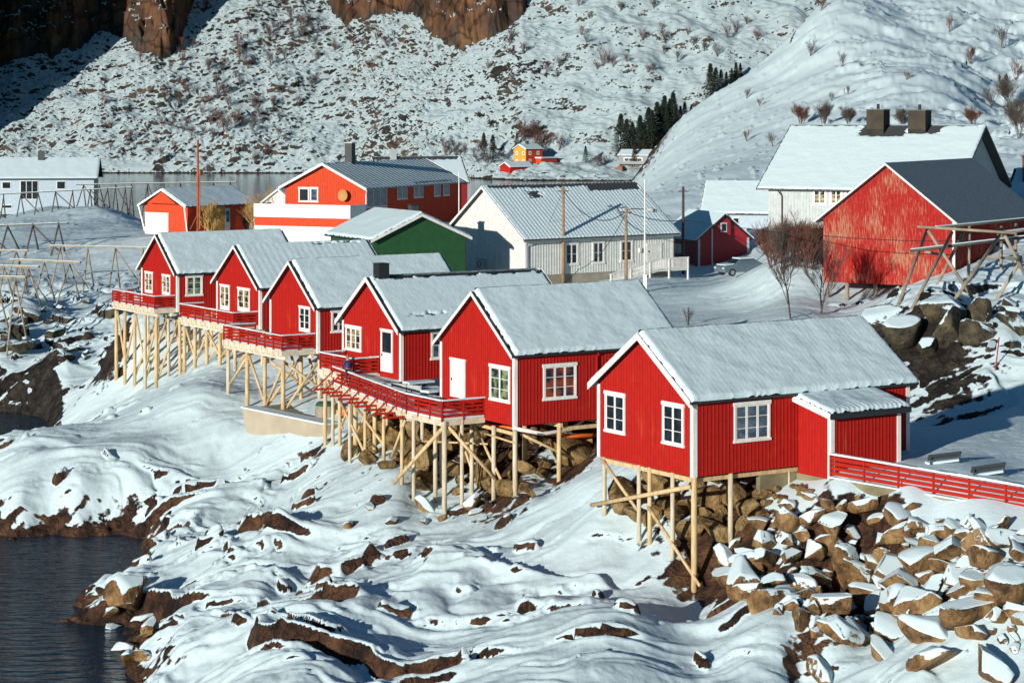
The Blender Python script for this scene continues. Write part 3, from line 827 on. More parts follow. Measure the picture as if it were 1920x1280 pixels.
cabin(2, "red stilt cabin second from the far left end, two glazed doors on its gable", 10.55, 10.8, 7.38, 3.15, 2.75, oe=.30, og=.40, snow=.13, snow_in=.24, barge=.22, bare=((6.4, 10.2, .0, .26, .12),), ripple=(.55, 0, .010))
cabin(1, "farthest red cabin of the row, on the tallest stilts, with a square side window", 10.6, 10.8, 7.03, 3.15, 2.75, oe=.30, og=.40, snow=.20, snow_in=.24, barge=.22)
h = H[6]
h.opening('g', 1135.4, 1172.8, 737, 811, 2, 3); h.opening('g', 1243, 1283, 757, 834, 2, 3)
h.opening('l', 1375.7, 1443, 754.5, 826, 3, 3, pane='pane_blue')
h = H[5]
h.opening('g', 919, 957, 686.5, 752, 2, 3, pane='pane_green'); h.opening('g', 845.5, 873, 672.8, 745, 1, 1, 'door', panel=1.0, pane='pane')
h.opening('l', 1018, 1080, 683, 747.7, 3, 3, pane='pane_red')
h = H[4]
h.opening('g', 649, 678, 612, 657, 3, 3, pane='pane_warm'); h.opening('g', 715, 737, 618, 697, 1, 1, 'door', panel=.45)
h.opening('l', 807.5, 840, 620, 673, 2, 2, pane='pane_blue')
h = H[3]
h.opening('g', 562, 582, 574.7, 622, 2, 3, 'door', panel=.12); h.opening('l', 620.5, 648, 581.4, 622.7, 2, 3)
h = H[2]
h.opening('g', 413.8, 431, 534, 581, 2, 3, 'door', pane='pane_warm', panel=.15); h.opening('g', 446.7, 469, 540, 584, 2, 3, 'door', pane='pane_warm', panel=.15)
h = H[1]
h.opening('g', 272.7, 287, 509.5, 549, 2, 3, 'door', pane='pane_warm', panel=.12); h.opening('g', 305, 319.5, 515, 553, 2, 3, 'door', pane='pane_warm', panel=.12)
h.opening('l', 348, 379.6, 516, 554.5, 2, 3, pane='pane_green', frame=.13)

# chimney of the fourth cabin
hb = H[4]; b = MB()
x0, y0 = .35, hb.W / 2
b.box(x0 - .02, x0 + .72, y0 - .36, y0 + .36, hb.eave + hb.rise - .5, hb.eave + hb.rise + .95)
ch = b.build("chimney", 'black', hb.roof)
b = MB(); b.box(x0 - .06, x0 + .76, y0 - .40, y0 + .40, hb.eave + hb.rise + .955, hb.eave + hb.rise + .99); b.build("chimney_cap", 'black', ch)

# annex of the nearest cabin
hb = H[6]
ax0, _ = hb.long_at(1497, 800); ax1 = ax0 + 4.35; ad = 2.4
an = MB(); ah = 3.25; ah2 = 2.75
an.prism([(ax0, 0, -.35), (ax0, 0, ah), (ax0, -ad, ah2), (ax0, -ad, -.35)], (ax1 - ax0, 0, 0))
ann = an.build("annex", 'red', hb.root)
bt = MB(); q = .11
while q < ad: bt.box(ax0 - .022, ax0 + .002, -q - .022, -q + .022, -.35, ah - (ah - ah2) * q / ad - .04); q += .22
q = ax0 + .11
while q < ax1: bt.box(q - .022, q + .022, -ad - .022, -ad + .002, -.35, ah2 - .03); q += .22
bt.build("annex_battens", 'red', ann)
cb = MB()
cb.box(ax0 - .045, ax0 + .19, -ad - .045, -ad + .005, -.38, ah2 - .02); cb.box(ax0 - .045, ax0 + .01, -ad + .005, -ad + .2, -.38, ah2 - .02)
cb.box(ax1 - .19, ax1 + .045, -ad - .045, -ad + .005, -.38, ah2 - .02); cb.box(ax1 - .01, ax1 + .045, -ad + .005, -ad + .2, -.38, ah2 - .02)
cb.build("annex_corner_board", 'white', ann)
sk = (ah - ah2) / ad; ov = .38
rf = MB()
za, zb_ = ah + .05, ah2 - ov * sk + .05
rf.prism([(ax0 - .35, .0, za), (ax0 - .35, -ad - ov, zb_), (ax0 - .35, -ad - ov, zb_ + .12), (ax0 - .35, .0, za + .12)], (ax1 - ax0 + .75, 0, 0))
anr = rf.build("annex_roof", 'roof', ann)
bb = MB(); bb.prism([(ax0 - .39, .0, za - .16), (ax0 - .39, -ad - ov, zb_ - .16), (ax0 - .39, -ad - ov, zb_ + .13), (ax0 - .39, .0, za + .13)], (.038, 0, 0))
bb.build("annex_barge_board", 'white', anr)
bb = MB(); bb.box(ax0 - .39, ax1 + .40, -ad - ov - .03, -ad - ov - .002, zb_ - .16, zb_ + .05); bb.build("annex_eave_board", 'roof', anr)
nx, nv = 60, 34
u, v = np.meshgrid(np.linspace(0, 1, nx), np.linspace(0, 1, nv), indexing='ij')
xx = ax0 - .33 + u * (ax1 - ax0 + .70); dd = v * (ad + ov)
e = np.minimum(np.minimum(xx - xx.min(), xx.max() - xx), dd.max() - dd) + .03 * fbm(xx / .3, dd / .3, 2, 5)
tt = .2 * (1 + .2 * fbm(xx, dd, 3, 6)) * np.clip(e / .1, 0, 1) ** .45 + .03 * np.cos(xx * 2 * np.pi / .3) * sstep(1.8, 2.7, dd) - .01
np_mesh("annex_snow", np.stack([xx, -dd, za + .12 - sk * dd + tt], -1).reshape(-1, 3), grid_quads(nx, nv)[:, ::-1], 'snow', anr)

# ---- floor frames, decks, stilts
def under(hs, xs, ys, braces=(), zt=0.0, r=.12, beams=True, mat='wood', bx=None):
    rt = hs.root; g = {}
    for x in xs:
        for y in ys:
            g[(x, y)] = stilt(rt, rt, x, y, zt - .22, r * random.uniform(.9, 1.1), mat)
    if beams:
        fb = MB()
        for x in xs: fb.beam((x, min(ys) - .25, zt - .14), (x, max(ys) + .25, zt - .14), .16, .22)
        fb.beam((min(xs), ys[0], zt - .37), (max(xs) + .6, ys[0], zt - .37), .14, .2)
        fb.build("floor_beam", mat, rt)
    return g
def brace(hs, p, q, r=.085, mat='wood'):
    b = MB(); b.pole(p, q, r, r * .9, 8); b.build("brace", mat, hs.root, True)

def deck(hs, depth, y0, y1, zf, rail=True, skirt=True, fin=True, sides=(True, True)):
    rt = hs.root
    d = MB()
    d.box(-depth, -.06, y0, y1, zf - .06, zf)
    dk = d.build("deck", 'fascia', rt)
    s_ = MB(); s_.box(-depth + .12, -.08, y0 + .1, y1 - .1, zf + .004, zf + .06); s_.build("deck_snow", 'snow', dk)
    f = MB()
    f.box(-depth - .03, -depth, y0 - .03, y1 + .03, zf - .34, zf + .01)
    f.box(-depth, -.06, y0 - .03, y0, zf - .34, zf + .01); f.box(-depth, -.06, y1, y1 + .03, zf - .34, zf + .01)
    yy = y0 + .3
    while yy < y1: 
        f.box(-depth - .10, -depth - .03, yy, yy + .16, zf - .38, zf - .02); yy += .85
    f.beam((-depth + .25, y0 - .2, zf - .47), (-depth + .25, y1 + .2, zf - .47), .2, .24)
    f.beam((-.4, y0 - .2, zf - .47), (-.4, y1 + .2, zf - .47), .2, .24)
    f.build("deck_frame", 'fascia', dk)
    pts = []
    if sides[1]: pts.append((-.12, y1 - .04, zf))
    pts += [(-depth + .04, y1 - .04, zf), (-depth + .04, y0 + .04, zf)]
    if sides[0]: pts.append((-.12, y0 + .04, zf))
    rail_run(rt, pts, 1.02, 4)
    return dk
deck(H[1], 1.9, .2, 8.8, .28)
deck(H[2], 2.1, .2, 9.6, .28)
deck(H[3], 2.6, .2, 9.2, .28)
deck(H[4], 1.9, 2.5, 6.9, .2)
# stair landing by the door of the fourth cabin
b = MB(); b.box(-1.9, -.06, .1, 2.4, -.12, .0); lnd = b.build("landing", 'fascia', H[4].root)
b = MB(); b.box(-1.85, -.08, .12, 2.4, .004, .07); b.build("landing_snow", 'snow', lnd)

for k, dep, ys in ((1, 1.9, (.4, 2.6, 4.7, 6.7, 8.5)), (2, 2.1, (.4, 3.0, 5.3, 7.4, 9.3)), (3, 2.6, (.5, 3.2, 5.9, 8.9))):
    hs = H[k]; zt = -.2
    gA = under(hs, (-dep + .25,), ys, zt=zt + .0, r=.135, beams=False)
    gB = under(hs, (.4, 3.2), tuple(y for y in ys if y < hs.W + .6), zt=0, r=.12)
    for i in range(len(ys) - 1):
        a, c = ys[i], ys[i + 1]
        zg = gA[(-dep + .25, c)]
        if i % 2 == 0: brace(hs, (-dep + .35, a, -.5), (-dep + .35, c, max(zg + .6, -4.5)), .10)
        else: brace(hs, (-dep + .35, c, -.5), (-dep + .35, a, max(gA[(-dep + .25, a)] + .5, -5)), .10)
        if i < len(ys) - 2:
            brace(hs, (-dep + .3, a, max(gA[(-dep + .25, a)] + .4, -5.5)), (.4, a + .12, -.6), .10)
            brace(hs, (.55, c - .9, -.5), (.55, a, max(gA[(-dep + .25, a)] + .6, -4.8)), .10)
hs = H[3]
for y in (.5, 3.2): brace(hs, (-2.2, y + .1, -.5), (1.6, y + .1, -3.2), .10)
hs = H[4]
under(hs, (-1.6,), (.4, 2.8, 4.8, 6.7), zt=-.1, r=.13, beams=False); under(hs, (.4,), (.6, 3, 5, 7), zt=0, r=.12)
brace(hs, (-1.5, .4, -.5), (-1.5, 2.8, -3.4)); brace(hs, (-1.5, 4.8, -3.2), (-1.5, 2.8, -.5)); brace(hs, (-1.5, 6.6, -.5), (-1.5, 4.6, -3.3))
hs = H[5]
g5 = under(hs, (.12,), (.14, 2.3, 4.6, 7.5), zt=-.02, r=.125, beams=False, mat='wood')
under(hs, (3.0, 5.8), (.14, 3.6), zt=-.02, r=.13)
brace(hs, (.2, 4.4, -.5), (.2, 1.2, -3.6), .09); brace(hs, (.6, .3, -.5), (4.6, .3, -2.4), .08); brace(hs, (.3, 6.8, -.3), (.3, 4.5, -3.6), .08)
b = MB(); b.beam((.3, .5, -.5), (.3, 7.4, -.35), .12, .18); b.build("floor_beam", 'wood', hs.root)
hs = H[6]
h6s = [(1130, 966), (1195, 1000), (1215, 1005), (1258, 1022)]
for px, py in h6s:
    y, _ = hs.gable_at(px, 880); stilt(hs.root, hs.root, .1, y, -.02, .11, 'wood')
stilt(hs.root, hs.root, .12, .10, -.02, .145, 'wood'); stilt(hs.root, hs.root, 2.3, .12, -.02, .125, 'wood'); stilt(hs.root, hs.root, 6.0, .35, -.02, .125, 'wood')
y1_, _ = hs.gable_at(1258, 880)
brace(hs, (-.12, .1, -.45), (-.12, hs.gable_at(1112, 900)[0], -2.5), .11)
brace(hs, (.0, hs.gable_at(1128, 880)[0], -.1), (.0, hs.gable_at(1195, 930)[0], -2.2), .09)
brace(hs, (.0, hs.gable_at(1215, 930)[0], -1.9), (.0, -.5, -5.0), .09)
b = MB(); b.beam((.2, .3, -.18), (.2, 7.6, -.18), .14, .2); b.beam((.3, .28, -.20), (6.5, .28, -.20), .14, .2); b.beam((.5, 3, -.15), (10, 3, -.15), .2, .2); b.build("floor_beam", 'wood', hs.root)
# plinth below the rear half of the nearest cabin and its annex
b = MB(); b.box(4.2, hs.L - .1, .25, .55, -1.2, -.004); b.box(ax0 + .05, ax1 - .05, -ad + .08, .2, -1.3, -.37); b.build("plinth", 'concrete_green', hs.root)
# drainpipe on the fifth cabin
hs = H[5]; xx_, _ = hs.long_at(1118, 700)
b = MB(); b.tube([(xx_, -.22, hs.eave - .25), (xx_, -.10, hs.eave - .45), (xx_, -.10, .05)], .045, 7); b.build("drainpipe", 'red', hs.root, True)
# ------------------------------------------------------------------ shared terrace between the fourth and fifth cabins
TZ = 9.95
A_ = H[5].wpt(0, 3.05); A_.z = 0
Lv = Vector((.841, .541, 0)); Gv = Vector((-.541, .841, 0))
pA0 = A_.copy(); pA = A_ - Lv * 2.75
pB = Vector((-5.9, 127.7, 0)); pC = Vector((-11.05, 141.0, 0)); pD = pC + Lv * 2.2
ter = thing("terrace", "long snowy wooden terrace on stilts between two cabins, with braced red railing", "terrace", (pA.x, pA.y, TZ), ANG)
def tl(p, z=0.0):
    q = to_local(ter, Vector((p.x, p.y, TZ))); q.z = z; return q
b = MB()
far_in = H[4].wpt(2.0, -.15); far_in2 = H[5].wpt(-.1, 7.9); far_in3 = H[5].wpt(6.0, 8.2); far_in4 = H[4].wpt(6, -.15)
poly = [pA0, pA, pB, pC, pD, H[4].wpt(-.1, 2.3), H[4].wpt(0, -.1), far_in4, far_in3, far_in2]
b.prism([tl(p, -.07) for p in poly], (0, 0, .07)); fl = b.build("floor", 'fascia', ter)
b = MB(); b.prism([tl(p, .004) for p in poly], (0, 0, .07)); b.build("floor_snow", 'snow', fl)
b = MB()
for p, q in ((pA0, pA), (pA, pB), (pB, pC)):
    p_, q_ = tl(p, -.2), tl(q, -.2); b.beam(p_, q_, .05, .30)
b.build("fascia_board", 'fascia', fl)
b = MB()
dr = (pC - pB); nrm = Vector((-dr.y, dr.x, 0)).normalized()
for k in range(9):
    p = pB.lerp(pC, k / 8)
    b.beam(tl(p - nrm * 0.0, -.42), tl(p + Vector((dr.y, -dr.x, 0)).normalized() * 2.6, -.42), .12, .2)
b.build("joist", 'fascia', fl)
rail_run(ter, [tl(pA0), tl(pA), tl(pB)], 1.02, 4, post_step=1.3)
ro = rail_run(ter, [tl(pB), tl(pC), tl(pD)], 1.02, 4, post_step=1.75)
nk = 8; outv = -Vector((dr.y, -dr.x, 0)).normalized()
for k in range(nk + 1):
    p = pB.lerp(pC, (k + .15) / (nk + .3)); q = p + outv * 1.35
    b = MB()
    b.beam(tl(p + outv * -.1, -.30), tl(q, -.30), .07, .12)
    b.beam(tl(q - outv * .12, -.26), tl(p + outv * .03, .86), .05, .08)
    b.build("railing_brace", 'rail_red', ro)
for px, py in ((623, 829), (657, 855), (687, 860), (721, 874), (754, 903)):
    # piles stand on the outer edge line
    best = min((pB.lerp(pC, t / 60) for t in range(61)), key=lambda p: abs(960 + F * p.x / p.y - px))
    l = tl(best + outv * .05); stilt(ter, ter, l.x, l.y, -.1, .105)
    l2 = tl(best - outv * 2.3); stilt(ter, ter, l2.x, l2.y, -.1, .11)
for p, r in ((pA.lerp(pB, .8), .11), (pA + Lv * .15, .135), (pA + Lv * 1.3 + Gv * .05, .11), (pA + Lv * 1.0 + Gv * 2.4, .12)):
    l = tl(p); stilt(ter, ter, l.x, l.y, -.1, r)
def tbr(p, z0, q, z1, r=.085):
    b = MB(); b.pole(tl(p, z0), tl(q, z1), r, r * .9, 8); b.build("brace", 'wood', ter, True)
tbr(pA + Lv * .1, -.4, pB.lerp(pA, .1) + outv * 1.0, -3.9, .12)
tbr(pA + Lv * .4, -.4, pA0 + Lv * .3 - Gv * 1.0, -3.6, .10)
tbr(pB.lerp(pC, .2), -3.0, pB.lerp(pC, .02), -.5); tbr(pB.lerp(pC, .75), -.6, pB.lerp(pC, .3), -2.4); tbr(pB.lerp(pC, .55), -3.4, pB.lerp(pC, .95), -.6)
tbr(pB.lerp(pC, .1) - outv * 1.4, -1.9, pA0 - Gv * .3, -1.5, .06); tbr(pA0, -.95, pA0 - Gv * 3.0, -1.1, .06)
# low inner rail beside the terrace step
l0 = tl(H[5].wpt(-2.0, 4.6)); 
# snowy picnic tables and a glass screen on the terrace
def picnic(label, p, rz):
    t = thing("picnic_table", label, "table", (p.x, p.y, TZ + .07), rz, "snowy picnic tables on the terrace")
    b = MB()
    for k in range(5): b.box(-.9, .9, -.36 + k * .15, -.23 + k * .15, .70, .74)
    b.build("tabletop", 'plank_dark', t)
    for sx in (-.6, .6):
        b = MB(); b.beam((sx, -.65, 0), (sx, -.2, .7), .05, .09); b.beam((sx, .65, 0), (sx, .2, .7), .05, .09); b.beam((sx, -.72, .40), (sx, .72, .40), .05, .09); b.build("leg_frame", 'plank_dark', t)
    for sy in (-.62, .62):
        b = MB(); b.box(-.9, .9, sy - .13, sy + .13, .445, .48); s_ = b.build("bench_seat", 'plank_dark', t)
        b = MB(); b.box(-.9, .9, sy - .13, sy + .13, .482, .56); b.build("seat_snow", 'snow', s_)
    b = MB(); b.prism([(-.9, -.37, .742), (.9, -.37, .742), (.9, .37, .742), (-.9, .37, .742)], (0, 0, .12)); b.build("table_snow", 'snow', t)
picnic("snow topped picnic table nearest the white closed door", PD(818, 735, 130.5), ANG + .2)
picnic("snow topped picnic table farther back, along the side wall of the chimney cabin", PD(785, 716, 134.5), ANG + .05)
gs = thing("glass_screen", "low glass windbreak with grey posts across the snowy terrace", "screen", (0, 0, 0)); 
p0 = PD(735, 725, 134); p1 = PD(790, 738, 132.5); gs.location = (p0.x, p0.y, TZ + .07); gs.rotation_euler = (0, 0, math.atan2(p1.y - p0.y, p1.x - p0.x)); ln = (p1 - p0).length
for i in range(3):
    b = MB(); b.box(ln * i / 2 - .04, ln * i / 2 + .04, -.04, .04, 0, .85); b.build("post", 'steel', gs)
b = MB(); b.box(.05, ln - .05, -.008, .008, .12, .8); b.build("glass", 'tank', gs)
bx_ = MB(); bx_.box(-.55, .55, -.25, .25, 0, .5); pl = bx_.build("planter_box", 'rail_red'); q = PD(797, 742, 129.6); pl.location = (q.x, q.y, TZ + .07); pl.rotation_euler = (0, 0, ANG + .1)
tag(pl, "low red wooden box with snow on top beside the terrace railing", "planter")
bx_ = MB(); bx_.box(-.58, .58, -.28, .28, .502, .60); bx_.build("snow_cap", 'snow', pl)

# person leaning on the balcony rail
def person():
    pp = H[4].wpt(-2.4, 2.25)
    t = thing("person", "person in a dark purple jacket with reddish hair, seen from behind on the balcony", "person", (pp.x, pp.y, TZ + .27), ANG - R(5))
    joints = {"hip": ((0, 0, .93), .125), "waist": ((0, .02, 1.08), .12), "chest": ((0, .06, 1.32), .145), "neckb": ((0, .07, 1.48), .075), "neck": ((0, .09, 1.55), .055), "head": ((0, .11, 1.66), .095), "top": ((0, .11, 1.74), .075),
              "shl": ((-.18, .06, 1.42), .07), "ell": ((-.27, .12, 1.15), .05), "wrl": ((-.20, .34, 1.06), .034), "hal": ((-.19, .42, 1.05), .034),
              "shr": ((.18, .06, 1.42), .07), "elr": ((.29, .10, 1.15), .05), "wrr": ((.21, .33, 1.06), .034), "har": ((.20, .41, 1.05), .034),
              "hpl": ((-.09, 0, .88), .10), "knl": ((-.10, .02, .48), .065), "anl": ((-.10, 0, .08), .042), "tol": ((-.10, .15, .04), .035),
              "hpr": ((.09, 0, .88), .10), "knr": ((.10, .03, .48), .065), "anr": ((.11, 0, .08), .042), "tor": ((.12, .15, .04), .035)}
    def skin(name, chain, mat, parent, grow=0.0):
        keys = []
        for e in chain:
            for k in e:
                if k not in keys: keys.append(k)
        me = bpy.data.meshes.new(name)
        me.from_pydata([joints[k][0] for k in keys], [(keys.index(a), keys.index(b_)) for a, b_ in chain], [])
        o = bpy.data.objects.new(name, me); col.objects.link(o); o.parent = parent
        md = o.modifiers.new("skin", 'SKIN'); md.use_smooth_shade = True
        for i, k in enumerate(keys):
            r_ = joints[k][1] + grow; me.skin_vertices[0].data[i].radius = (r_ * (1.15 if k in ("chest", "hip", "waist") else 1), r_)
        me.skin_vertices[0].data[0].use_root = True
        o.modifiers.new("sub", 'SUBSURF').render_levels = 2
        me.materials.append(mat)
        return o
    skin_m = plain("skin", (.55, .33, .24), .6); trou = plain("dark_trousers", (.02, .022, .03), .8); jack = plain("purple_jacket", (.035, .022, .10), .6, bump=.3, bscale=15); hairm = plain("reddish_hair", (.30, .12, .04), .7)
    full = [("hip", "waist"), ("waist", "chest"), ("chest", "neckb"), ("neckb", "neck"), ("neck", "head"), ("head", "top"), ("neckb", "shl"), ("shl", "ell"), ("ell", "wrl"), ("wrl", "hal"), ("neckb", "shr"), ("shr", "elr"), ("elr", "wrr"), ("wrr", "har"),
            ("hip", "hpl"), ("hpl", "knl"), ("knl", "anl"), ("anl", "tol"), ("hip", "hpr"), ("hpr", "knr"), ("knr", "anr"), ("anr", "tor")]
    skin("body", full, skin_m, t)
    skin("jacket", [e for e in full if not set(e) & {"neck", "head", "top", "hal", "har", "knl", "knr", "anl", "anr", "tol", "tor", "hpl", "hpr"}], jack, t, .03)
    skin("trousers", [e for e in full if e[0] in ("hip", "hpl", "hpr", "knl", "knr") and e[1] != "waist"], trou, t, .014)
    b = MB(); hb_ = []
    n1, n2 = 10, 14
    for i in range(n1 + 1):
        th = math.pi * i / n1 * .72
        for k in range(n2):
            a = 2 * math.pi * k / n2
            hb_.append((.115 * math.sin(th) * math.cos(a), .09 + .125 * math.sin(th) * math.sin(a) - .02 * (i / n1), 1.70 + .125 * math.cos(th)))
    b.add(hb_, [(i * n2 + k, i * n2 + (k + 1) % n2, (i + 1) * n2 + (k + 1) % n2, (i + 1) * n2 + k) for i in range(n1) for k in range(n2)])
    b.build("hair", hairm, t, True)
    for fx in (-1, 1):
        for f_ in range(5):
            b = MB(); x0 = fx * (.17 + .016 * f_); b.tube([(x0, .43, 1.05 - (.01 if f_ in (0, 4) else 0)), (x0, .48 - (.02 if f_ in (0, 4) else 0), 1.035), (x0, .50 - (.03 if f_ in (0, 4) else 0), 1.00)], [.010, .009, .007], 6)
            b.build("finger", skin_m, t, True)
person()

# ------------------------------------------------------------------ ramp fence beside the nearest cabin
r0 = Vector((15.1, 107.95, 9.50)); r1 = Vector((23.6, 101.2, 8.95))
rp = thing("ramp", "red board railing on a low concrete wall running right from the nearest cabin", "ramp", r0, math.atan2(r1.y - r0.y, r1.x - r0.x))
q = to_local(rp, r1)
b = MB(); b.prism([(0, -.12, -1.6), (0, .12, -1.6), (0, .12, -.02), (0, -.12, -.02)], (q.x, 0, q.z)); cw = b.build("concrete_wall", 'concrete_green', rp)
b = MB(); b.prism([(0, -.16, -.015), (0, .12, -.015), (0, .12, .07), (0, -.16, .05)], (q.x, 0, q.z)); b.build("wall_snow", 'snow', cw)
rail_run(rp, [(0, 0, .03), (q.x, 0, q.z + .03)], 1.05, 4, post_step=1.9, bh=.16, snow_h=.10, cap_w=.24, low=.06)

def bench(label, px, py, rz, tilt):
    p = hit(px, py)
    t = thing("bench", label, "bench", (p.x, p.y, p.z - .15), rz, "dark plank benches half buried in snow")
    t.rotation_euler = (0, R(tilt), rz); t.location.z -= .25
    for k in range(2):
        b = MB(); b.box(-.85, .85, -.03 - k * .12, .03 - k * .12, .62 + k * .0 + .16 * k, .75 + .16 * k); b.build("backrest_board", 'plank_dark', t)
    b = MB(); b.box(-.85, .85, -.05, .42, .36, .41); s_ = b.build("seat", 'plank_dark', t)
    b = MB(); b.box(-.82, .82, -.02, .40, .412, .52); b.build("seat_snow", 'snow', s_)
    for sx in (-.75, .75):
        b = MB(); b.beam((sx, .36, -.2), (sx, .36, .36), .06, .06); b.build("leg", 'plank_dark', t); b = MB(); b.beam((sx, .0, -.2), (sx, -.16, .9), .06, .06); b.build("leg", 'plank_dark', t)
bench("dark plank bench half buried in snow, nearer the annex", 1772, 868, R(14), -4)
bench("dark plank bench half buried in snow, nearer the right picture edge", 1855, 890, R(12), -6)

# ------------------------------------------------------------------ the other buildings
def ang_of(tx, ty): return math.atan2(ty, tx)
# green house: its long, brightly lit wall faces left and its gable faces right
nd_ = (-11.87, 195.0)
aG = ang_of(.88, .47)
g = House("green_house", "low green house with a plain snow roof, between the red house and the white hall", "house",
          (nd_[0], nd_[1]), aG, 11.4, 8.82, 9.1, 4.5, .001, wall='green', batten_mat='green', battens=0, corner=0, roofmat='roof', snow=0, barge=0, og=0, oe=0)
for ch in list(g.root.children): 
    for c2 in list(ch.children): bpy.data.objects.remove(c2)
    bpy.data.objects.remove(ch)
Wg, Lg, eg, rg = 8.82, 9.1, 4.35, 1.95
b = MB(); b.prism([(0, 0, -.6), (Wg, 0, -.6), (Wg, 0, eg), (Wg / 2, 0, eg + rg), (0, 0, eg)], (0, Lg, 0)); wg = b.build("wall", 'green', g.root)
bt = MB(); y = .15
while y < Lg: bt.box(-.02, .002, y - .03, y + .03, -.5, eg - .05); y += .3
bt.build("wall_battens", 'green', wg)
sl = rg / (Wg / 2); oe, og = .45, .45
b = MB(); P_ = [(-oe, eg - oe * sl + .02), (Wg / 2, eg + rg + .02), (Wg + oe, eg - oe * sl + .02)]
b.prism([(x, -og, z) for x, z in P_ + [(x, z + .14) for x, z in reversed(P_)]], (0, Lg + 2 * og, 0)); rfg = b.build("roof", 'roof', g.root)
for (p, q) in ((P_[0], P_[1]), (P_[2], P_[1])):
    b = MB(); b.prism([(p[0], -og - .04, p[1] - .12), (q[0], -og - .04, q[1] - .12), (q[0], -og - .04, q[1] + .14), (p[0], -og - .04, p[1] + .14)], (0, .038, 0)); b.build("barge_board", 'white', rfg)
nx, nv = 70, 40
for sd in (0, 1):
    u, v = np.meshgrid(np.linspace(0, 1, nx), np.linspace(0, 1, nv), indexing='ij')
    yy = -og + .03 + u * (Lg + 2 * og - .06); run = Wg / 2 + oe; xx = run * v
    e = np.minimum(np.minimum(yy - yy.min(), yy.max() - yy), xx.max() - xx) + .02 * fbm(yy / .4, xx / .4, 2, 3)
    t_ = .19 * (1 + .15 * fbm(yy / 2, xx / 2, 3, 8 + sd)) * np.clip(e / .1, 0, 1) ** .45
    X_ = Wg / 2 + (xx if sd else -xx)
    qd = grid_quads(nx, nv)
    np_mesh("roof_snow", np.stack([X_, yy, eg + rg + .16 - xx * sl + t_], -1).reshape(-1, 3), qd if not sd else qd[:, ::-1], 'snow', rfg)
def green_win(y0, y1, z0, z1):
    b = MB()
    b.box(-.07, 0, y0, y0 + .13, z0, z1); b.box(-.07, 0, y1 - .13, y1, z0, z1); b.box(-.075, 0, y0, y1, z1 - .13, z1); b.box(-.075, 0, y0, y1, z0, z0 + .12)
    o = b.build("window", 'white', g.root); b = MB(); b.box(-.03, 0, y0 + .13, y1 - .13, z0 + .12, z1 - .13); b.build("pane", 'pane', o)
green_win(.9, 2.0, 1.7, 3.75) ; green_win(4.4, 6.2, 2.6, 3.9)
b = MB(); b.box(Wg / 2 + .35, Wg / 2 + 1.05, 2.4, 3.1, eg + rg - .6, eg + rg + .75); cg = b.build("chimney", 'slate', rfg)
b = MB(); b.box(Wg / 2 + .25, Wg / 2 + 1.15, 2.3, 3.2, eg + rg + .755, eg + rg + .85); b.build("chimney_cap", 'black', cg)
b = MB(); b.tube([(Wg + .06, .06, eg - .2), (Wg + .06, .06, -.3)], .05, 6); b.build("drainpipe", 'black', g.root)

# white hall
aW = ang_of(.806, .592)
hw = House("white_hall", "long white wooden hall with tiled snowy roof and entrance ramp, behind the cabins", "house", (1.19, 203), aW, 12.0, 17.2, 11.9, 3.45, 4.25, wall='white_wall', roofmat='slate',
           oe=.45, og=.55, battens=.30, bat_w=.06, snow=.09, ripple=(.42, .46, .065), barge=.26, snow_in=.08, corner=.14, seed=21,
           bare=((-.2, 18, -.4, .55, .35), (3.6, 5.8, .7, 2.1, .5), (11, 17.8, -.4, 1.3, .5)))
for pa, pb, y0, y1 in ((1058.5, 1084, 455, 497), (1110, 1133, 451.5, 494.5), (1162.5, 1186, 449, 491)):
    hw.opening('l', pa, pb, y0, y1, 2, 2, frame=.16)
hw.opening('l', 1212.5, 1240, 457, 491, 1, 1, 'door', panel=1.0)
b = MB(); b.box(.1, hw.L - .1, .05, .3, -1.2, -.01); b.box(.05, .3, .1, hw.W - .1, -1.2, -.01); b.build("foundation", 'concrete', hw.root)
b = MB(); b.box(-.5, 17.7, -.52, -.46, 3.02, 3.14); gu = b.build("gutter", 'steel', hw.roof)
b = MB(); b.tube([(.12, -.49, 3.05), (.12, -.12, 2.7), (.12, -.12, -.4)], .05, 6); b.build("drainpipe", 'steel', hw.root)
b = MB(); b.tube([(17.3, -.49, 3.05), (17.28, -.12, 2.7), (17.28, -.12, -.2)], .05, 6); b.build("drainpipe", 'black', hw.root)
xl, zl = hw.long_at(1199, 469); b = MB(); b.box(xl - .12, xl + .12, -.16, -.02, zl - .2, zl + .2); b.build("wall_lamp", 'white', hw.root)
yh, zh = hw.gable_at(905, 495)
b = MB(); b.box(-.45, -.12, yh - .5, yh + .5, zh - .35, zh + .4); hp = b.build("heat_pump", 'tank', hw.root)
b = MB(); b.tube([(-.46 - .01 * 0, yh - .1 + .24 * math.cos(k * .5236), zh + .02 + .24 * math.sin(k * .5236)) for k in range(13)], .03, 5); b.build("fan_ring", 'black', hp)
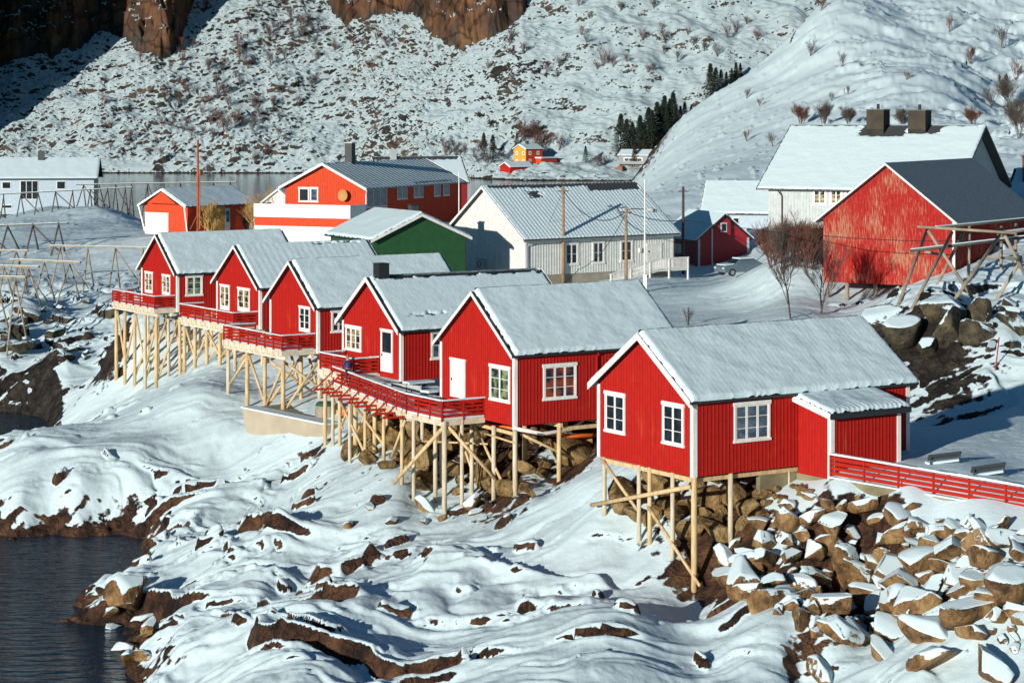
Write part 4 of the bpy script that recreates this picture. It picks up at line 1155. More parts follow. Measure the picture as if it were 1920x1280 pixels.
# ramp along its long side
xr0, _ = hw.long_at(1118, 520); xr1, _ = hw.long_at(1265, 500)
rm = []
b = MB(); zA, zB = -1.15, .05; xm = hw.long_at(1208, 500)[0]
b.prism([(xr0, -.3, zA), (xm, -.3, zB), (xr1, -.3, zB), (xr1, -.3, zB - .12), (xm, -.3, zB - .12), (xr0, -.3, zA - .12)], (0, -1.7, 0)); rr = b.build("entrance_ramp", 'white', hw.root)
b = MB(); b.prism([(xr0, -.32, zA + .004), (xm, -.32, zB + .004), (xr1, -.32, zB + .004), (xr1, -.32, zB + .07), (xm, -.32, zB + .07), (xr0, -.32, zA + .07)], (0, -1.6, 0)); b.build("ramp_snow", 'snow', rr)
b = MB()
def rz_(x): return zA + (zB - zA) * min(1, (x - xr0) / (xm - xr0))
x = xr0
while x < xr1:
    b.box(x, x + .05, -2.03, -1.99, rz_(x) + .05, rz_(x) + 1.0); x += .14
b.build("balusters", 'white', rr)
b = MB()
for z_ in (1.0, .08):
    b.beam((xr0, -2.01, zA + z_), (xm, -2.01, zB + z_), .09, .09); b.beam((xm, -2.01, zB + z_), (xr1, -2.01, zB + z_), .09, .09)
b.beam((xr0, -2.01, zA + 1.08), (xm, -2.01, zB + 1.08), .14, .07); b.beam((xm, -2.01, zB + 1.08), (xr1, -2.01, zB + 1.08), .14, .07)
b.build("handrail", 'white', rr)
for x in np.linspace(xr0 + .1, xr1 - .1, 5):
    b = MB(); b.box(x - .06, x + .06, -2.08, -1.94, -2.4, rz_(x) + 1.05); b.build("ramp_post", 'white', rr)

# red house with the white balcony
hr = House("red_house", "large two-storey orange-red house with white balcony and satellite dish", "house", (-16.4, 255), ang_of(.42, .907), 11.0, 24.4, 10.4, 7.05, 2.55, wall='orange_red', roofmat='dusted',
           oe=.5, og=.7, battens=.3, bat_w=.06, snow=.03, ripple=(.9, .55, .05), barge=.3, snow_in=.1, corner=0, seed=33, bare=((-.5, 4.5, -.2, .15, .2), (11, 24, -.3, .12, .3), (12, 22, 5.4, 5.9, .2)))
hr.opening('g', 560, 580, 352, 378.5, 1, 1); hr.opening('g', 581.5, 597, 352, 379, 1, 1, panel=.0, pane='pane_blue')
for pa, pb, y0, y1, c in ((686.5, 725, 352.5, 389, 3), (744, 763, 348, 374, 2), (775, 793, 347, 371, 2), (813, 825, 345, 368.5, 1), (830, 842, 344, 367, 1)):
    hr.opening('l', pa, pb, y0, y1, c, 1, pane='pane_blue', trim='steel', frame=.12, sill=False)
b = MB(); ya, yb = -.0, 12.2
b.box(-3.6, 0, ya, yb, -1.2, 2.75); hr_b = b.build("balcony_base", 'white_wall', hr.root)
b = MB(); b.box(-3.65, -.05, ya - .05, yb + .05, 2.76, 3.7); b.build("balcony_band", 'orange_red', hr_b)
b = MB(); b.box(-3.72, -3.60, ya - .1, yb + .1, 3.72, 5.2); b.box(-3.6, -.03, ya - .1, ya + .02, 3.72, 5.2); b.box(-3.6, -.03, yb - .02, yb + .1, 3.72, 5.2); b.box(-3.6, -.05, ya + .02, yb - .02, 3.72, 3.8); b.build("balcony_parapet", 'white', hr.root)
yd, zd = hr.gable_at(648, 366)
b = MB(); dsh = []
for i in range(5):
    for k in range(20):
        r_ = .62 * i / 4; a = 2 * math.pi * k / 20
        dsh.append((-.55 + .14 * (r_ / .62) ** 2 * -1, yd + r_ * math.cos(a), zd + r_ * math.sin(a) * 1.05))
b.add(dsh, [(i * 20 + k, i * 20 + (k + 1) % 20, (i + 1) * 20 + (k + 1) % 20, (i + 1) * 20 + k) for i in range(4) for k in range(20)])
ds_ = b.build("satellite_dish", 'dish', hr.root, True)
b = MB(); b.pole((-.5, yd, zd), (0, yd, zd - .1), .04); b.build("dish_bracket", 'steel', ds_)
b = MB(); b.box(5.4, 6.3, 5.2 - .45, 5.2 + .45, 9.0, 11.9); cr_ = b.build("chimney", 'slate', hr.roof)
b = MB(); b.box(5.3, 6.4, 5.2 - .55, 5.2 + .55, 11.905, 12.0); b.build("chimney_cap", 'steel', cr_)
b = MB(); b.tube([(-.6, -.5, 6.8), (-.1, -.1, 6.2), (-.08, -.1, 3.6)], .06, 6); b.build("drainpipe", 'white', hr.root)
b = MB(); b.box(0.1, 24.3, -.05, .2, -1.0, 2.3); b.build("basement_wall", 'pale_blue', hr.root)
b = MB(); b.box(23.6, 24.3, -1.2, -.02, 2.3, 2.5); b.box(23.6, 24.3, -1.25, -1.15, 2.5, 3.5); b.build("porch", 'dark_red', hr.root)

# a roof and chimney just showing behind the red house
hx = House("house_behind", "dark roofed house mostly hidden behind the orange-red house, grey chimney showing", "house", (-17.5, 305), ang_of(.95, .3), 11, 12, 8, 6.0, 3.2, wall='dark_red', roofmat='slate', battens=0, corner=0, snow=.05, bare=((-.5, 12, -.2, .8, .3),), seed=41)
b = MB(); b.box(2.2, 3.0, 3.4, 4.2, 8.5, 10.3); b.build("chimney", 'tank', hx.roof)
# white gable left of the red house
hx = House("white_shed", "small white gabled shed at the left end of the orange-red house", "shed", PD(572, 415, 284).xy, ang_of(.42, .907), 11.2, 6, 7.5, 2.9, 2.6, wall='white_wall', roofmat='slate', battens=0, corner=0, snow=.05, seed=42)

# garage
hg = House("garage", "small orange-red garage with white door and slanted white gable boards", "garage", PD(352, 436, 290).xy, ang_of(.62, .785), 11.0, 11.0, 7.9, 3.55, 1.9, wall='orange_red', roofmat='roof', oe=.55, og=.9, battens=0, corner=0, snow=.16, barge=.26, snow_in=.04, seed=51)
hg.opening('g', 272.5, 316, 399, 439, 1, 1, 'door', panel=1.0, frame=.06)
for y_, s_ in ((0, 1), (hg.W, 1)):
    b = MB(); b.beam((-.04, y_ + .05, 0.0), (-.85, y_ + (.35 if y_ else -.25), 3.35), .22, .06, up=(1, 0, 0)); b.build("slanted_board", 'white', hg.root)
b = MB(); b.prism([(-.85, hg.W / 2 - 2.7, 3.72), (-.85, hg.W / 2 + 2.7, 3.72), (-.85, hg.W / 2, 5.25)], (.8, 0, 0)); b.build("gable_hood", 'orange_red', hg.root)
xa, za_ = hg.long_at(383, 410); xb, _ = hg.long_at(421, 410)
b = MB(); b.box(xa, xb, -.06, .0, -.2, 3.3); b.build("bare_wood_panel", plain("ochre_board", (.50, .25, .045), .7, .3, 1.5), hg.root)
b = MB(); b.box(xa + .35, xa + 1.5, -.10, -.055, 1.9, 2.9); o_ = b.build("window", 'tank', hg.root); b = MB(); b.box(xa + .45, xa + 1.4, -.11, -.05, 2.0, 2.8); b.build("pane", 'pane_blue', o_)
b = MB(); b.box(xb + .05, xb + .95, -.07, 0, -.1, 3.0); o_ = b.build("door", 'tank', hg.root); b = MB(); b.box(xb + .2, xb + .8, -.09, -.06, 1.2, 2.6); b.build("pane", 'pane_blue', o_)

# pale house at the far left
hp_ = House("pale_blue_house", "pale blue-grey house with white roof at the left picture edge", "house", PD(176, 398, 408).xy, ang_of(-.35, .937), 9.0, 14, 26, 5.9, 3.6, wall='pale_blue', roofmat='roof', oe=.7, og=.6, battens=0, corner=0, snow=0, barge=.15, seed=61, barge_mat='slate')
for ch in [o for o in hp_.root.children]:
    for c2 in list(ch.children): bpy.data.objects.remove(c2)
    bpy.data.objects.remove(ch)
# ridge runs across the view: long wall on the left-front side
Lp, Dp, ep, rp_ = 30.0, 10.5, 5.6, 3.1
b = MB(); b.prism([(0, 0, -1), (0, 0, ep), (Dp / 2, 0, ep + rp_), (Dp, 0, ep), (Dp, 0, -1)], (0, Lp, 0)); b.build("wall", 'pale_blue', hp_.root)
hp_.root.rotation_euler = (0, 0, R(96)); 
sl = rp_ / (Dp / 2)
b = MB(); P_ = [(-.7, ep - .7 * sl + .02), (Dp / 2, ep + rp_ + .02), (Dp + .7, ep - .7 * sl + .02)]
b.prism([(x, -.8, z) for x, z in P_ + [(x, z + .16) for x, z in reversed(P_)]], (0, Lp + 1.6, 0)); rfp = b.build("roof", 'roof', hp_.root)
for sd in (0, 1):
    nx, nv = 120, 24; u, v = np.meshgrid(np.linspace(0, 1, nx), np.linspace(0, 1, nv), indexing='ij')
    yy = -.75 + u * (Lp + 1.5); xx = (Dp / 2 + .68) * v
    e = np.minimum(np.minimum(yy - yy.min(), yy.max() - yy), xx.max() - xx)
    t_ = .13 * (1 + .3 * fbm(yy / 2, xx / 2, 3, 8 + sd)) * np.clip(e / .15, 0, 1) ** .45
    X_ = Dp / 2 + (xx if sd else -xx); qd = grid_quads(nx, nv)
    np_mesh("roof_snow", np.stack([X_, yy, ep + rp_ + .18 - xx * sl + t_], -1).reshape(-1, 3), qd if not sd else qd[:, ::-1], 'snow', rfp)
b = MB(); b.box(Dp / 2 - .9, Dp / 2 + .1, 9.2, 10.3, ep + rp_ - .8, ep + rp_ + 1.5); b.build("chimney", 'slate', rfp)
for (y0, y1, z0, z1) in ((5.0, 6.6, 3.4, 4.9), (9.8, 13.0, 1.6, 5.0), (14.6, 16.2, 3.5, 4.8), (22, 24, 3.2, 4.8), (14.4, 16.3, .0, .7)):
    b = MB(); b.box(-.06, 0, y0, y1, z0, z1); o_ = b.build("window", 'white', hp_.root); b = MB(); ww = (y1 - y0)
    n_ = 3 if ww > 2.5 else 1
    for i in range(n_): b.box(-.09, -.05, y0 + .12 + i * (ww - .12) / n_, y0 + (i + 1) * (ww - .12) / n_, z0 + .12, z1 - .12)
    b.build("pane", 'pane', o_)

# weathered barn
hb_ = House("barn", "tall weathered red barn with peeling paint, raised on wooden posts", "barn", (34.0, 175.0), ang_of(.52, .85), 13.2, 18.4, 10.9, 5.1, 4.2, wall='barn', roofmat='dusted', oe=.55, og=.55, battens=.26, bat_w=.05, snow=0, ripple=(.13, 0, .02), barge=.16, snow_in=.05, corner=0, seed=71, barge_mat='white', thick=.16)
b = MB(); b.box(-.06, .12, -.06, .14, -.3, 5.0); b.build("corner_board", 'white', hb_.root)
for y in (1.8, 4.2, 6.6, 9.0, 10.7): stilt(hb_.root, hb_.root, .3, y, -.02, .17, 'wood_grey')
for y in (3, 8): stilt(hb_.root, hb_.root, 4, y, -.02, .17, 'wood_grey')
b = MB(); b.pole((.3, 4.2, -.2), (.3, 2.2, -1.6), .1); b.build("brace", 'wood_grey', hb_.root)
# big white house on the slope behind it
aB = ang_of(.89, -.45)
hbw = House("big_white_house", "big white house with two square dark chimneys, behind the weathered barn", "house", (24.2, 215), aB, 14.0, 17.6, 17.4, 5.75, 5.4, wall='white_shaded', roofmat='slate', oe=.8, og=.9, battens=.3, bat_w=.05, snow=.12, ripple=(.3, .4, .02), barge=.2, snow_in=.03, corner=0, seed=81, barge_mat='slate',
            bare=((6.0, 11.4, -.3, 2.2, .5), (11.0, 14.8, -.3, 1.7, .5), (-1, 18, -.3, .25, .1)))
for pa, pb in ((1524, 1550), (1555.5, 1580), (1584, 1608)):
    hbw.opening('l', pa, pb, 348, 384, 2, 4, pane='pane_warm', frame=.14, sill=False)
hbw.opening('l', 1524, 1548, 424, 447, 2, 2, frame=.12, sill=False)
b = MB(); b.tube([(1.0, -.75, 5.5), (1.4, -.12, 4.7), (1.4, -.12, -.5)], .06, 6); b.build("drainpipe", 'black', hbw.root)
yr = hbw.W / 2
for xc, hh in ((8.1, 1.9), (12.2, 1.85)):
    b = MB(); zt_ = hbw.eave + hbw.rise
    b.box(xc - .85, xc + .85, yr - 1.4, yr + .6, zt_ - 1.3, zt_ + hh - .3)
    for k in range(4):
        pass
    c_ = b.build("chimney", plain("dark_bronze_cladding", (.030, .026, .018), .95, .35, .8), hbw.roof)
    b = MB(); b.add([(xc - .85, yr - 1.405, zt_ - .2), (xc + .85, yr - 1.405, zt_ - .2), (xc + .85, yr - 1.405, zt_ + hh - .35), (xc - .85, yr - 1.405, zt_ + hh - .35), (xc, yr - 1.52, zt_ + hh / 2 - .25)], [(0, 1, 4), (1, 2, 4), (2, 3, 4), (3, 0, 4)])
    b.build("chimney_panel", plain("bronze_sheet", (.05, .043, .028), .9, .3, .8), c_)
    b = MB(); b.box(xc - .9, xc + .9, yr - 1.45, yr + .65, zt_ + hh - .295, zt_ + hh - .2); b.build("chimney_cap", 'black', c_)
    b = MB(); b.tube([(xc, yr - .4, zt_ + hh - .2), (xc, yr - .4, zt_ + hh + .3)], .15, 8); b.build("chimney_pot", 'black', c_)
# small house half hidden at the right edge
hz = House("brick_house", "small house behind the barn at the right picture edge, brick chimney", "house", PD(1890, 385, 235).xy, ang_of(.89, -.45), 13.5, 10, 8, 4, 3, wall='grey_wall', battens=0, corner=0, snow=.1, seed=83)
b = MB(); b.box(1, 2, 2, 3, 5.0, 8.6); b.build("chimney", plain("red_brick", (.30, .08, .04), .8, .4, 6), hz.roof)

# small red cabin in the shade
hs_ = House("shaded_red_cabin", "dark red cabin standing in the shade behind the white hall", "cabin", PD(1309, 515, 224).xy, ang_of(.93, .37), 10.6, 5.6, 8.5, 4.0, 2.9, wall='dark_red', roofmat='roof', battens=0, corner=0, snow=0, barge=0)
for ch in list(hs_.root.children):
    for c2 in list(ch.children): bpy.data.objects.remove(c2)
    bpy.data.objects.remove(ch)
Ws, Ls, es, rs_ = 5.6, 7.5, 3.55, 2.25
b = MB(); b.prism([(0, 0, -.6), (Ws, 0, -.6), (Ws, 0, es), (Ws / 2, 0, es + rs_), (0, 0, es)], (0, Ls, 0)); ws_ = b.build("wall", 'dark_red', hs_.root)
for x_ in (0, Ws - .18): 
    b = MB(); b.box(x_ - .03, x_ + .2, -.05, .0, -.5, es - .05); b.build("corner_board", 'pale_blue', ws_)
b = MB(); b.box(1.45, 1.6, -.05, 0, -.5, es + .9); b.build("door_frame", 'pale_blue', ws_)
sl = rs_ / (Ws / 2)
b = MB(); P_ = [(-.4, es - .4 * sl + .02), (Ws / 2, es + rs_ + .02), (Ws + .4, es - .4 * sl + .02)]
b.prism([(x, -.4, z) for x, z in P_ + [(x, z + .12) for x, z in reversed(P_)]], (0, Ls + .8, 0)); rfs = b.build("roof", 'roof', hs_.root)
b = MB(); Q2 = [(x, z + .125) for x, z in P_]; b.prism([(x, -.38, z) for x, z in Q2 + [(x, z + .13) for x, z in reversed(Q2)]], (0, Ls + .76, 0)); b.build("roof_snow", 'snow', rfs)
b = MB(); b.box(Ws / 2 - .35, Ws / 2 + .35, -.06, 0, es + .55, es + 1.5); o_ = b.build("window", 'pale_blue', hs_.root); b = MB(); b.box(Ws / 2 - .22, Ws / 2 + .22, -.09, -.05, es + .68, es + 1.38); b.build("pane", 'pane', o_)
b = MB(); b.box(-.06, 0, 3.4, 5.6, .9, 2.8); o_ = b.build("window", 'pale_blue', hs_.root); b = MB(); b.box(-.09, -.05, 3.6, 4.45, 1.1, 2.6); b.box(-.09, -.05, 4.6, 5.4, 1.1, 2.6); b.build("pane", 'pane', o_)
# white house behind it, its shade put into pale blue walls
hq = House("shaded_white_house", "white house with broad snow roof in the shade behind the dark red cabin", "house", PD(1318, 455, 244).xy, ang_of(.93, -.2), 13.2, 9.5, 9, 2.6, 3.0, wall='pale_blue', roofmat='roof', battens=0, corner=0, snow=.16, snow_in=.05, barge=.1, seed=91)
b = MB(); b.box(3.2, 3.9, -.05, .0, .9, 2.1); o_ = b.build("window", 'white', hq.root); b = MB(); b.box(3.28, 3.82, -.08, -.04, 1.0, 2.0); b.build("pane", 'pane', o_)
# dark roof gable seen over the white hall's right end
# ------------------------------------------------------------------ houses across the bay
def fhouse(name, label, px, py, rot, W, L, e, r_, wall, **kw):
    p = fhit(px, py)
    return House(name, label, "house", (p.x, p.y), rot, p.z - .2, L, W, e, r_, wall=wall, battens=0, corner=0, snow=.25, snow_in=.05, oe=.5, og=.5, barge=.3, floor_drop=1.5, **kw)
hy = fhouse("yellow_house", "tall yellow and orange house across the bay", 986, 309, ang_of(.75, .66), 7.0, 8.5, 6.2, 1.6, 'yellow', seed=101)
b = MB(); b.box(-.0, 8.5, -.08, -.01, -1.4, 6.1); b.build("orange_side_wall", 'orange_red', hy.root)
for f_, a0, a1, z0, z1 in (('g', .8, 1.9, 3.9, 5.2), ('g', 4.6, 5.7, 3.9, 5.2), ('g', .8, 1.9, .8, 2.1), ('g', 4.6, 5.7, .8, 2.1), ('l', 1.5, 2.7, 3.9, 5.3), ('l', 5.6, 6.8, 3.9, 5.3), ('l', 1.5, 2.7, .8, 2.3)):
    hy.window(f_, a0, a1, z0, z1, 1, 1, frame=.22, pane='pane_blue', off=-.08 if f_ == 'l' else 0, sill=False)
b = MB(); b.box(3.2, 4.2, 3, 4, 7.2, 9.2); b.build("chimney", 'slate', hy.roof)
b = MB(); b.box(5, 13, -3.2, -.1, -1.4, 2.6); o_ = b.build("side_wing", 'orange_red', hy.root); b = MB(); b.box(4.6, 13.4, -3.7, -.1, 2.61, 3.1); b.build("wing_snow", 'snow', o_)
b = MB(); b.box(1, 14, -5.2, -5.0, -2, .9); b.build("terrace_wall", 'concrete', hy.root)
hbt = fhouse("boathouse", "small bright red boathouse at the water's edge across the bay", 957, 327, ang_of(.80, .60), 6.5, 10.5, 3.0, 1.6, 'red', seed=102)
b = MB(); b.box(-.3, 10.6, -.3, 6.6, -4, -.3); b.build("stone_base", 'concrete', hbt.root)
hgy = fhouse("grey_house", "grey wooden house with broad white roof across the bay, near the spruces", 1160, 318, ang_of(.93, -.36), 9, 11.5, 5.6, 1.9, 'grey_wall', seed=103)
hgy.window('l', 2.0, 9.5, 3.1, 4.8, 4, 1, frame=.3, pane='pane_blue', sill=False)
b = MB(); b.box(.2, 11.5, -2.4, -.05, 2.3, 2.6); b.box(.2, 11.5, -2.45, -2.3, 2.6, 3.4); b.build("balcony", 'grey_wall', hgy.root)
b = MB(); b.prism([(.5, -2.0, -1), (2.6, -2.0, -1), (2.6, -2.0, 1.2), (1.55, -2.0, 2.2), (.5, -2.0, 1.2)], (0, -1.5, 0)); b.build("entrance_porch", plain("brown_boards", (.25, .10, .04), .8), hgy.root)
# ------------------------------------------------------------------ loose boulders
def rock_mesh(seed, flat=.75):
    r_ = np.random.default_rng(seed)
    import bmesh
    b = bmesh.new(); bmesh.ops.create_icosphere(b, subdivisions=4, radius=1.0)
    co = np.array([v.co[:] for v in b.verts])
    sc = np.array([1.0, r_.uniform(.55, .95), r_.uniform(.45, .95)]); 
    for k in range(r_.integers(10, 17)):                                   # cut flat facets
        nrm = r_.normal(size=3); nrm /= np.linalg.norm(nrm); dcut = r_.uniform(.34, .80)
        dot = co @ nrm; over = np.clip(dot - dcut, 0, None)
        co -= over[:, None] * nrm * .995
    n_ = fbm(co[:, 0] * 1.6 + seed, co[:, 1] * 1.6 + co[:, 2] * 1.3, 4, seed) 
    co *= (1 + .035 * n_)[:, None]
    co *= sc
    for v, c in zip(b.verts, co): v.co = c
    me = bpy.data.meshes.new("boulder"); b.to_mesh(me); b.free()
    me.polygons.foreach_set("use_smooth", [True] * len(me.polygons))
    return me
M_BSNOW = snow_rock("snow_capped_boulder", th=.40, soft=.03, nscale=1.6, namp=.8, crack=.3, rscale=.9, coords="World", bump=.6, snow_bump=.06, fine=4, c_lo=(.05, .033, .018), c_mid=(.23, .13, .055), c_hi=(.42, .28, .13))
M_BBARE = snow_rock("ochre_boulder", crack=.35, th=1.0, soft=.03, nscale=1.1, namp=.22, rscale=.8, coords="World", bump=.8, snow_bump=.06, fine=4, c_lo=(.06, .042, .02), c_mid=(.30, .19, .075), c_hi=(.46, .35, .18))
M_BDARK = snow_rock("dark_shore_boulder", crack=.3, th=.60, soft=.03, nscale=.9, namp=.5, rscale=.7, coords="World", bump=.6, snow_bump=.06, fine=4, c_lo=(.02, .02, .018), c_mid=(.07, .06, .04), c_hi=(.15, .13, .07))
ROCKS = {}
for key, mat in (("snow", M_BSNOW), ("bare", M_BBARE), ("dark", M_BDARK)):
    ROCKS[key] = []
    for i in range(16):
        me = rock_mesh(100 + i); me.materials.append(mat); ROCKS[key].append(me)
def in_poly(x, y, P):
    c = False; j = len(P) - 1
    for i in range(len(P)):
        if (P[i][1] > y) != (P[j][1] > y) and x < (P[j][0] - P[i][0]) * (y - P[i][1]) / (P[j][1] - P[i][1]) + P[i][0]: c = not c
        j = i
    return c
placed = []
N_ROCK = [0]
def pile(poly, count, key, rmin, rmax, label, group, sink=.30, over=.62, tries=6, pw=2.0, zmax=99):
    xs = [p[0] for p in poly]; ys = [p[1] for p in poly]
    n_ = 0; t_ = 0
    sizes = sorted([rmin + (rmax - rmin) * random.random() ** pw for _ in range(count)], reverse=True)
    for r_ in sizes:
        for _ in range(tries):
            px = random.uniform(min(xs), max(xs)); py = random.uniform(min(ys), max(ys))
            if not in_poly(px, py, poly): continue
            p = hit(px, py)
            if p.z + r_ * (.55 - sink) + r_ * .75 > zmax: continue
            if any((p - q).length < (r_ + rq) * over for q, rq in placed): continue
            placed.append((p, r_))
            o = bpy.data.objects.new("boulder", random.choice(ROCKS[key])); col.objects.link(o)
            o.location = (p.x, p.y, p.z + r_ * (.55 - sink)); o.scale = (r_ * random.uniform(.9, 1.25), r_ * random.uniform(.8, 1.1), r_ * random.uniform(.75, 1.05))
            o.rotation_euler = (random.uniform(-.6, .6), random.uniform(-.6, .6), random.uniform(0, 6.28))
            tag(o, label, "boulder", group); N_ROCK[0] += 1
            break
random.seed(3)
pile([(640, 830), (760, 770), (900, 790), (1120, 800), (1118, 850), (1060, 890), (1000, 925), (850, 945), (740, 890), (660, 860)], 54, "bare", .45, 1.7, "bare ochre boulder under the terrace or the cabin with the closed white door", "bare boulders under the middle cabins", sink=.25, pw=1.8, over=.50, tries=10, zmax=9.3)
pile([(1190, 905), (1300, 900), (1520, 885), (1530, 930), (1400, 985), (1330, 1030), (1240, 1000), (1170, 985), (1150, 960)], 46, "bare", .4, 1.35, "bare ochre boulder under the nearest cabin", "bare boulders under the nearest cabin", sink=.3, pw=1.8, over=.48, tries=10, zmax=9.3)
pile([(1390, 985), (1500, 915), (1640, 935), (1920, 985), (1935, 1230), (1800, 1190), (1660, 1200), (1540, 1200), (1400, 1120), (1330, 1060)], 158, "snow", .36, 1.55, "snow-capped brown boulder in the slope of boulders below the ramp", "snow-capped boulders below the ramp", sink=.32, over=.38, tries=18, pw=1.7, zmax=9.25)
pile([(1290, 1080), (1370, 1060), (1560, 1190), (1540, 1275), (1400, 1200)], 8, "snow", .8, 1.7, "snow-capped brown boulder at the foot of the nearest cabin's corner stilt", "boulders by the corner stilt", sink=.4)
pile([(1640, 1180), (1925, 1200), (1925, 1285), (1640, 1285)], 9, "snow", .8, 1.9, "large snow-capped slab boulder in the lower right corner", "slab boulders in the lower right corner", sink=.45)
pile([(0, 590), (130, 560), (225, 565), (230, 640), (140, 690), (0, 670)], 28, "dark", .6, 2.0, "dark snow-dusted boulder on the bank below the fish racks at the left", "dark boulders below the left racks", sink=.35, over=.5)
pile([(200, 1040), (260, 1080), (300, 1190), (330, 1240), (210, 1255), (195, 1150), (165, 1110)], 16, "snow", .6, 1.6, "brown shore boulder at the water's edge by the dark inlet", "shore boulders by the inlet", sink=.4, over=.5)
pile([(640, 940), (880, 940), (960, 960), (860, 1000), (640, 1010)], 9, "snow", .5, 1.2, "half snow-covered brown boulder in front of the terrace stilts", "boulders in front of the terrace stilts", sink=.4)
pile([(1640, 600), (1900, 560), (1915, 650), (1650, 675)], 24, "dark", .8, 2.2, "dark boulder in the rock face below the right fish racks", "dark boulders below the right racks", sink=.45, over=.5)

# ------------------------------------------------------------------ fish drying racks
def rack(label, a, b_, d0, d1, nf, spread, group, mat='wood_grey', rows=1, leg=.09, stick=0, grp=None):
    """a line of A-frames carrying long poles; a and b_ are pixels of the ends of the top pole"""
    p = PD(a[0], a[1], d0); q = PD(b_[0], b_[1], d1)
    t = thing("fish_rack", label, "fish rack", (p.x, p.y, p.z - 4), math.atan2(q.y - p.y, q.x - p.x), group)
    L_ = (q - p).xy.length; dz = q.z - p.z
    bm_ = MB(); bm_.beam((-.8, .12, 4.06), (L_ + .8, .12, 4.06 + dz), .15, .15); bm_.build("top_pole", mat, t)
    bm_ = MB(); bm_.beam((-.8, -.12, 4.05), (L_ + .8, -.12, 4.05 + dz), .15, .15); bm_.build("top_pole", mat, t)
    for i in range(nf):
        x = L_ * (i + .15) / (nf - .7) if nf > 1 else L_ / 2
        zt = 4 + dz * x / max(L_, .1)
        for sy in (-1, 1):
            e = Vector((x + random.uniform(-.5, .5), sy * spread, 0)); wq = t.matrix_basis @ e
            zg = gz(wq.x, wq.y) - t.location.z - .3
            lg = MB(); lg.pole((e.x, e.y, zg), (x, -sy * .12, zt + .12), leg * 1.1, leg * .85, 7); lg.build("leg", mat, t, True)
        if i < nf - 1 and i % 2 == 0:
            x2 = L_ * (i + 1.15) / (nf - .7)
            wq = t.matrix_basis @ Vector((x2, 0, 0)); zg = gz(wq.x, wq.y) - t.location.z - .2
            lg = MB(); lg.pole((x, .1, zt - .1), (min(x2, L_), .9, zg), leg * .9, leg * .8, 7); lg.build("brace", mat, t, True)
    sb = MB(); sb.beam((-.7, .12, 4.16), (L_ + .7, .12, 4.16 + dz), .13, .05); sb.build("pole_snow", 'snow', t)
    return t
GL = "fish drying racks on the left"
rack("long dark fish rack in front of the pale blue house at the left edge", (-30, 367), (240, 352), 372, 366, 9, 1.6, GL, 'wood_dark', leg=.10)
rack("long fish rack farthest back, by the bay, behind the garage", (152, 347), (436, 342), 382, 372, 10, 1.6, GL, 'wood_dark', leg=.10)
rack("dark fish rack at the left edge on the snow field, second tier", (-40, 426), (117, 419), 292, 288, 4, 2.2, GL, 'wood_dark', leg=.12)  # shade on the legs is put in as a dark timber tone
rack("pale fish rack reaching right, nearest to the far cabin's gable", (105, 462), (276, 466), 242, 240, 4, 2.2, GL, 'wood_grey', leg=.085)
rack("pale fish rack in the middle of the left group", (28, 488), (138, 493), 233, 231, 3, 2.2, GL, 'wood_grey', leg=.085)
rack("short pale fish rack at the left edge, third tier", (-45, 499), (60, 501), 226, 224, 3, 2.2, GL, 'wood_grey', leg=.085)
rack("lowest pale fish rack, its long legs standing among dark boulders at the left edge", (-50, 519), (34, 521), 214, 213, 3, 2.4, GL, 'wood_grey', leg=.09)
rack("pale fish rack at the far left edge just below the dark one", (-40, 470), (40, 471), 250, 249, 2, 2.2, GL, 'wood_grey', leg=.085)

def pxpole(t, a, da, b_, db, r=.11, mat='wood_grey', name="pole", ground=False, snow=False):
    p = PD(a[0], a[1], da); q = hit(b_[0], b_[1], 140, 230) if ground else PD(b_[0], b_[1], db)
    if ground: q = q - (p - q).normalized() * .4; 
    m_ = MB(); m_.pole(to_local(t, p), to_local(t, q), r, r * 1.05, 8); o = m_.build(name, mat, t, True)
    if snow:
        m_ = MB(); u = Vector((0, 0, r * 1.05)); m_.beam(to_local(t, p) + u, to_local(t, q) + u, r * 1.5, .06); m_.build("pole_snow", 'snow', o)
    return q
tr = thing("fish_rack", "big weathered fish rack of crossed poles on the mound in front of the barn", "fish rack", hit(1760, 560, 140, 230), 0, "fish drying racks on the right")
pxpole(tr, (1720, 425), 163, (1906, 437), 160, .10, 'wood_grey', "top_pole"); pxpole(tr, (1755, 427), 165, (1960, 407), 172, .11, 'wood_dark', "top_pole", snow=True)
pxpole(tr, (1708, 470), 160, (1935, 443), 163, .12, 'wood_dark', "top_pole", snow=True); pxpole(tr, (1870, 438), 161, (1960, 426), 164, .11, 'wood_grey', "top_pole", snow=True)
for a, b_, da in (((1738, 432), (1683, 574), 163), ((1740, 432), (1823, 558), 162), ((1785, 436), (1711, 576), 162), ((1806, 437), (1760, 528), 168), ((1874, 442), (1791, 560), 161), ((1884, 442), (1935, 540), 161), ((1935, 455), (1869, 561), 163), ((1818, 421), (1816, 522), 169), ((1878, 425), (1877, 505), 171), ((1905, 420), (1904, 500), 172)):
    pxpole(tr, a, da, b_, 0, .12, 'wood_grey', "leg", True)
pxpole(tr, (1735, 472), 162.5, (1775, 480), 162.5, .09, 'wood_grey', "crossbar"); pxpole(tr, (1850, 481), 161.5, (1908, 486), 161.5, .09, 'wood_grey', "crossbar")

